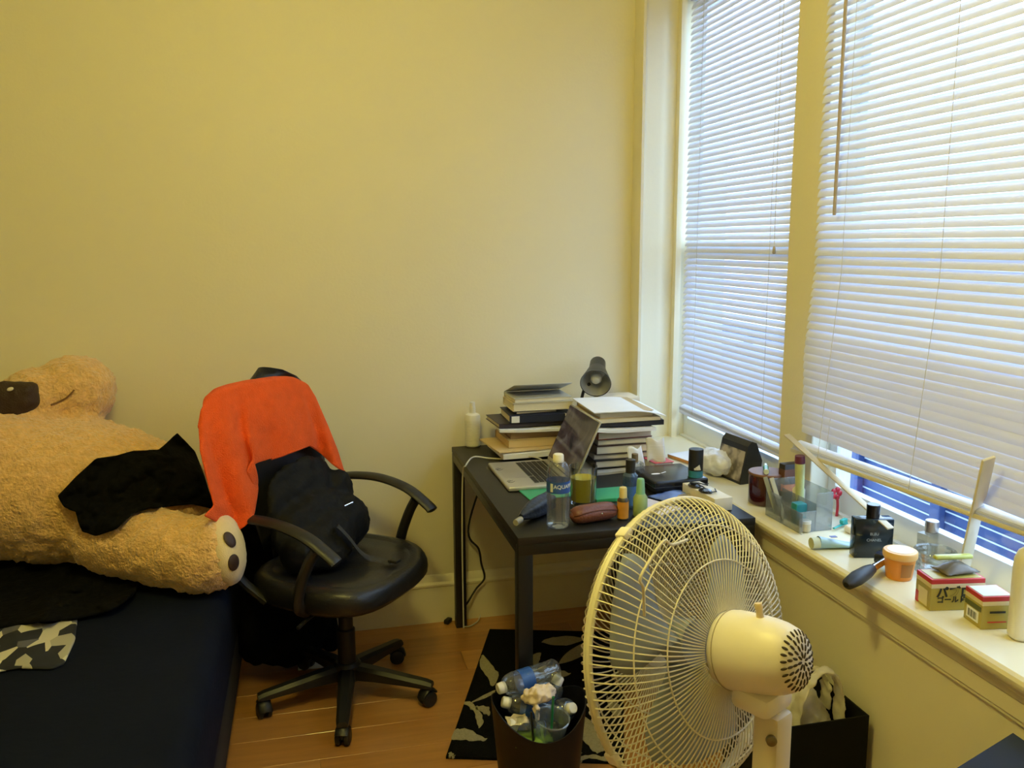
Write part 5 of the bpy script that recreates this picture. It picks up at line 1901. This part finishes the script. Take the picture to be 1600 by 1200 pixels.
# blades
M_BLADE = translucent_mat('smoky_blue_blade', (0.42, 0.46, 0.52), 0.35, 0.25)
rotor = MB().lathe([(0.0, -0.036), (0.030, -0.034), (0.036, -0.024), (0.036, 0.018), (0.0, 0.018)], (0, 0, 0), 28).build('blade_hub', M_BLADE, fan, loc=FC - FO, rot=feul)
m = MB()
rows = []
for i in range(13):
    r_ = 0.034 + 0.146 * i / 12
    half = 0.34 + 0.30 * math.sin(min(1, i / 9) * PI * 0.55)
    if i > 9:
        half *= 1 - 0.10 * (i - 9) ** 1.3 / 1.5
    row = []
    for j in range(9):
        u = -1 + 2 * j / 8
        a = u * half + 0.10 * i / 12
        row.append((r_ * math.cos(a), r_ * math.sin(a), 0.020 * u * (1.1 - 0.3 * i / 12) + 0.006 * (1 - u * u)))
    rows.append(row)
m.grid(rows)
bme_ = m.mesh('blade', M_BLADE, True, 80)
for k in range(3):
    bl_ = link('blade', bme_, rotor, (0, 0, -0.006), (0, 0, 0.35 + 2 * PI * k / 3))
    solidify(bl_, 0.002)
# motor housing
mh = MB()
hp_ = [(0.0, 0.070), (0.056, 0.070), (0.0655, 0.074), (0.0690, 0.084), (0.0700, 0.100), (0.0685, 0.130), (0.0650, 0.160), (0.0600, 0.184), (0.0535, 0.200), (0.0470, 0.208), (0.036, 0.2135), (0.022, 0.2165), (0.0, 0.218)]
hp_ = [(r_ * 0.80, 0.070 + (z_ - 0.070) * 0.86) for r_, z_ in hp_]
mh.lathe(hp_, (0, 0, 0), 40, sx=0.97, sy=1.03)
house = mh.build('motor_housing', M_FAN, fan, loc=FC - FO, rot=feul, angle=50)
MB().lathe([(0.0556, 0.084), (0.0566, 0.084), (0.0566, 0.0852), (0.0556, 0.0852)], (0, 0, 0), 40, sx=0.97, sy=1.03, cap=False).build('housing_seam', mat('grey_seam_line', (0.45, 0.40, 0.32), 0.5), house)


def capz(r):
    for (r1, z1), (r2, z2) in zip(hp_[5:], hp_[6:]):
        if r2 <= r <= r1:
            return z1 + (z2 - z1) * (r1 - r) / (r1 - r2)
    return 0.2


sm_ = MB()
sm_.ell((0, 0, 0), (0.0050, 0.0020, 0.0012), None, 10, 6)
sme = sm_.mesh('vent_slot', mat('dark_vent', (0.05, 0.035, 0.02), 0.8), True)
for r_, n in ((0.0085, 8), (0.0185, 14), (0.0280, 20), (0.0368, 26)):
    for k in range(n):
        a = 2 * PI * (k + 0.5 * (n % 3)) / n
        dzdr = (capz(r_ + 0.002) - capz(r_ - 0.002)) / 0.004
        zz = capz(r_)
        link('vent_slot', sme, house, (r_ * 0.97 * math.cos(a), r_ * 1.03 * math.sin(a), zz + 0.0002), (0, -math.atan(dzdr), a))
# oscillation knob on the top
kb = MB()
kb.lathe([(0.0, 0.0), (0.0055, 0.0), (0.005, 0.012), (0.0056, 0.013), (0.0058, 0.020), (0.005, 0.022), (0.0, 0.0225)], (0, 0, 0), 16)
up_l = Vector((0, 1, 0))
kb.build('oscillation_knob', mat('ivory_knob', (0.78, 0.62, 0.38), 0.4), house, loc=(0.0, 0.052, 0.138), rot=(-PI / 2, 0, 0))
# neck, pole, base
nk = FC + FA * 0.135
m = MB()
m.box(nk - FO + Vector((0, 0, -0.063)), (0.062, 0.070, 0.032), 0.010, rotz(math.atan2(FA.y, FA.x)))
m.build('tilt_neck', M_FAN, fan)
pole_c = Vector((0.655, 1.0, 0)) - FO
pc_ = nk - FO
m = MB()
m.box((pc_.x + 0.012, pc_.y - 0.012, 0.775), (0.042, 0.042, 0.20), 0.008, rotz(math.atan2(FA.y, FA.x)))
m.build('control_neck', mat('ivory_neck', (0.78, 0.70, 0.55), 0.42, var=0.05), fan)
MB().lathe([(0.0, 0.0), (0.0075, 0.0), (0.0075, 0.006), (0.004, 0.008), (0, 0.008)], (pc_.x - 0.004, pc_.y - 0.0345, 0.845), 16, rotto(Vector((-0.25, -0.97, 0)))).build('clamp_screw', mat('dull_screw', (0.22, 0.18, 0.11), 0.4, metal=0.6), fan)
MB().cyl((pc_.x + 0.012, pc_.y - 0.012, 0.30), 0.0175, 0.37, 20).build('upper_pole', M_FAN, fan)
MB().cyl((pc_.x + 0.012, pc_.y - 0.012, 0.03), 0.0225, 0.31, 20).build('lower_pole', M_FAN, fan)
MB().lathe([(0.0, 0.0), (0.19, 0.0), (0.20, 0.008), (0.19, 0.020), (0.10, 0.034), (0.03, 0.050), (0.0, 0.050)], (pc_.x + 0.012, pc_.y - 0.012, 0), 44).build('round_base', M_FAN, fan)

# ------------------------------------------------------------------ waste bin with empties
TC = Vector((0.553, 2.035, 0.0))
wbn = thing('waste_bin', 'black plastic waste bin with a curved rim in front of the desk', 'bin', TC)
m = MB()
outer, inner = [], []
N = 48
for (r_, f_) in ((0.092, 0.0), (0.095, 0.02), (0.108, 0.35), (0.120, 0.75), (0.127, 1.0)):
    a_, b_ = [], []
    for k in range(N + 1):
        t_ = 2 * PI * k / N
        zr = 0.312 + 0.030 * math.cos(2 * t_ + 0.15)
        a_.append((r_ * math.cos(t_), r_ * math.sin(t_), zr * f_ + 0.001))
        b_.append(((r_ - 0.003) * math.cos(t_), (r_ - 0.003) * math.sin(t_), zr * f_ + (0.004 if f_ == 0 else 0.001)))
    outer.append(a_)
    inner.append(b_)
m.grid(outer + list(reversed(inner)))
bmesh.ops.remove_doubles(m.bm, verts=m.bm.verts, dist=0.0002)
bmesh.ops.holes_fill(m.bm, edges=[e for e in m.bm.edges if e.is_boundary])
m.build('bin_shell', mat('black_bin_plastic', (0.006, 0.0055, 0.0055), 0.45, var=0.2, spec=0.35), wbn, angle=60)


def lying(label, a, b, r=0.031, cap=(0.82, 0.80, 0.76), lz=(0.45, 0.66)):
    a, b = Vector(a), Vector(b)
    d = b - a
    q = Vector((0, 0, 1)).rotation_difference(d).to_euler()
    return water_bottle(label, a, rot=q, r=r, h=d.length, cap=cap, label_z=lz, crush=0.0015, name='empty_bottle')


lying('empty water bottle with blue label lying across the top of the waste bin', TC + Vector((0.075, 0.085, 0.365)), TC + Vector((-0.098, 0.045, 0.352)))
lying('empty bottle with white cap pointing left under the top bottle in the bin', TC + Vector((0.07, 0.02, 0.270)), TC + Vector((-0.088, 0.035, 0.318)), 0.030)
lying('empty bottle with its cap poking up at the back right of the bin', TC + Vector((-0.01, 0.055, 0.175)), TC + Vector((0.078, 0.075, 0.345)), 0.028)
lying('empty bottle with a round white cap facing the camera in the bin', TC + Vector((0.030, 0.085, 0.235)), TC + Vector((0.085, -0.030, 0.312)), 0.032)
lying('crushed clear bottle lying at the left front of the bin', TC + Vector((0.035, -0.035, 0.245)), TC + Vector((-0.085, -0.03, 0.290)), 0.028, lz=(0.3, 0.31))
cp_ = thing('plastic_cup', 'empty clear plastic cup with a green straw in the bin', 'cup', TC + Vector((0.012, -0.045, 0.205)), rot=(0.22, 0.05, 0))
MB().lathe([(0.0, 0.0), (0.030, 0.0), (0.032, 0.003), (0.043, 0.112), (0.046, 0.114), (0.046, 0.117), (0.0425, 0.1175), (0.0305, 0.006), (0.0, 0.005)], seg=36).build('cup_wall', clear_mat('cup_plastic', (0.88, 0.91, 0.92), 0.16, 0.08), cp_)
MB().tube([(0.006, 0.0, 0.012), (0.004, 0.012, 0.10), (0.002, 0.020, 0.165)], 0.0036, 8).build('straw', mat('green_straw', (0.015, 0.20, 0.08), 0.35), cp_)
m = MB()
for c_, r_ in (((0, 0, 0), (0.035, 0.026, 0.022)), ((-0.022, 0.008, -0.008), (0.020, 0.020, 0.022)), ((0.024, 0.006, 0.004), (0.022, 0.020, 0.018)), ((-0.012, -0.020, -0.030), (0.008, 0.010, 0.032))):
    m.ell(c_, r_)
nap = m.build('crumpled_napkin', mat('pinkish_tissue', (0.80, 0.66, 0.54), 0.9, var=0.1), loc=TC + Vector((-0.002, -0.010, 0.353)))
remesh(nap, 0.0045, 2)
displace(nap, 0.022, 0.012, 2)
tag(nap, 'crumpled pinkish tissue on top of the cup in the bin', 'tissue')
m = MB()
m.grid([[((u - .5) * 0.10, (v - .5) * 0.07, 0.012 * fbm((u * 3, v * 3, 4))) for u in [i / 8 for i in range(9)]] for v in [j / 6 for j in range(7)]])
o = m.build('green_wrapper', mat('lime_wrapper', (0.22, 0.36, 0.05), 0.5, var=0.3), loc=TC + Vector((-0.035, -0.055, 0.262)), angle=180)
solidify(o, 0.001)
tag(o, 'lime green wrapper at the front left of the bin', 'wrapper')
m = MB()
m.tube([(0, 0, -0.03), (-0.004, 0.004, 0.05)], 0.0032, 8)
tag(m.build('black_straw', M_BLACK, loc=TC + Vector((-0.034, -0.072, 0.290))), 'short black straw standing left of the plastic cup in the bin', 'straw')
m = MB()
m.grid([[((u - .5) * 0.055, (v - .5) * 0.045, 0.010 * fbm((u * 3, v * 3, 8))) for u in [i / 7 for i in range(8)]] for v in [j / 6 for j in range(7)]])
o = m.build('paper_wrapper', mat('cream_wrapper', (0.58, 0.50, 0.34), 0.7, var=0.2), loc=TC + Vector((-0.066, -0.028, 0.300)), angle=180)
solidify(o, 0.001)
tag(o, 'cream paper wrapper at the left rim of the bin', 'wrapper')

# ------------------------------------------------------------------ black fabric bin by the knee wall with a plastic bag
fb = thing('fabric_bin', 'black open fabric bin by the wall under the sill', 'bin', (1.150, 1.780, 0), 0.0)
m = MB()
o_, i_ = [], []
wx_, wy_ = 0.126, 0.124
for z_, s_ in ((0.002, 0.95), (0.2, 1.0), (0.40, 1.0)):
    a_, b_ = [], []
    for (x_, y_) in ((-1, -1), (1, -1), (1, 1), (-1, 1), (-1, -1)):
        a_.append((x_ * wx_ * s_, y_ * wy_ * s_, z_))
        b_.append((x_ * (wx_ * s_ - 0.004), y_ * (wy_ * s_ - 0.004), max(z_, 0.006)))
    o_.append(a_)
    i_.append(b_)
m.grid(o_ + list(reversed(i_)))
bmesh.ops.remove_doubles(m.bm, verts=m.bm.verts, dist=0.0002)
bmesh.ops.holes_fill(m.bm, edges=[e for e in m.bm.edges if e.is_boundary])
m.build('fabric_shell', mat('black_felt', (0.010, 0.010, 0.010), 0.95, var=0.2, spec=0.15), fb, smooth=False)
M_FILM = translucent_mat('thin_white_film', (0.80, 0.76, 0.66), 0.35, 0.4)
cbg = thing('carrier_bag', 'thin white carrier bag with loop handles in the black fabric bin', 'bag', (1.178, 1.745, 0.085))
m = MB()
m.ell((-0.014, 0.020, 0.19), (0.075, 0.075, 0.155), None, 30, 20)
m.ell((-0.055, 0.045, 0.20), (0.05, 0.06, 0.13), None, 24, 16)
bo2 = m.build('bag_sack', M_FILM, cbg)
remesh(bo2, 0.008, 2)
displace(bo2, 0.030, 0.03, 3)
for k, (dx, dy) in enumerate(((0.0, -0.035), (0.012, 0.04))):
    pts = smoothpath([(dx - 0.070, dy, 0.270), (dx - 0.055, dy, 0.355), (dx - 0.012, dy, 0.412 - 0.03 * k), (dx + 0.030, dy, 0.405 - 0.03 * k), (dx + 0.052, dy, 0.335), (dx + 0.052, dy, 0.270)], 6)
    displace(subsurf(MB().tube(pts, [0.026 - 0.012 * math.sin(PI * i / (len(pts) - 1)) + 0.003 * math.sin(i * 2.1) for i in range(len(pts))], 12, flat=0.28).build('loop_handle', M_FILM, cbg), 1), 0.016, 0.02, 2)

# dark blue paper bag at the right frame edge
bb_ = thing('paper_carrier', 'dark blue paper carrier bag under the right end of the sill', 'bag', (1.165, 1.10, 0), 0.0)
m = MB()
m.prism([(-0.100, 0.0), (-0.095, 0.52), (-0.02, 0.56), (0.096, 0.612), (0.100, 0.0)][::-1], -0.16, 0.128, Matrix(((1, 0, 0, 0), (0, 0, 1, 0), (0, 1, 0, 0), (0, 0, 0, 1))))
m.build('bag_body', mat('navy_paper', (0.014, 0.030, 0.13), 0.5, var=0.12), bb_, smooth=False)
m = MB()
m.tube(smoothpath([(-0.05, -0.162, 0.50), (-0.03, -0.166, 0.56), (0.02, -0.166, 0.57), (0.05, -0.162, 0.50)], 5), 0.003, 6)
m.build('rope_handle', mat('navy_rope', (0.02, 0.03, 0.10), 0.8), bb_)

# ------------------------------------------------------------------ groups of alike things
for o in list(bpy.data.objects):
    if o.parent is None and 'category' in o and 'group' not in o:
        n = o.name.split('.')[0]
        if n in ('book', 'paper_stack', 'folder') and o.location.y > 2.75:
            o['group'] = 'left stack of books and papers on the desk' if o.location.x < 0.95 else 'right stack of books and papers on the desk'
        elif n == 'empty_bottle':
            o['group'] = 'empty bottles in the waste bin'
        elif n == 'medicine_box':
            o['group'] = 'medicine boxes on the sill'
        elif n == 'nail_file':
            o['group'] = 'nail files in the organiser'
        elif n == 'receipt':
            o['group'] = 'receipts by the right book stack'
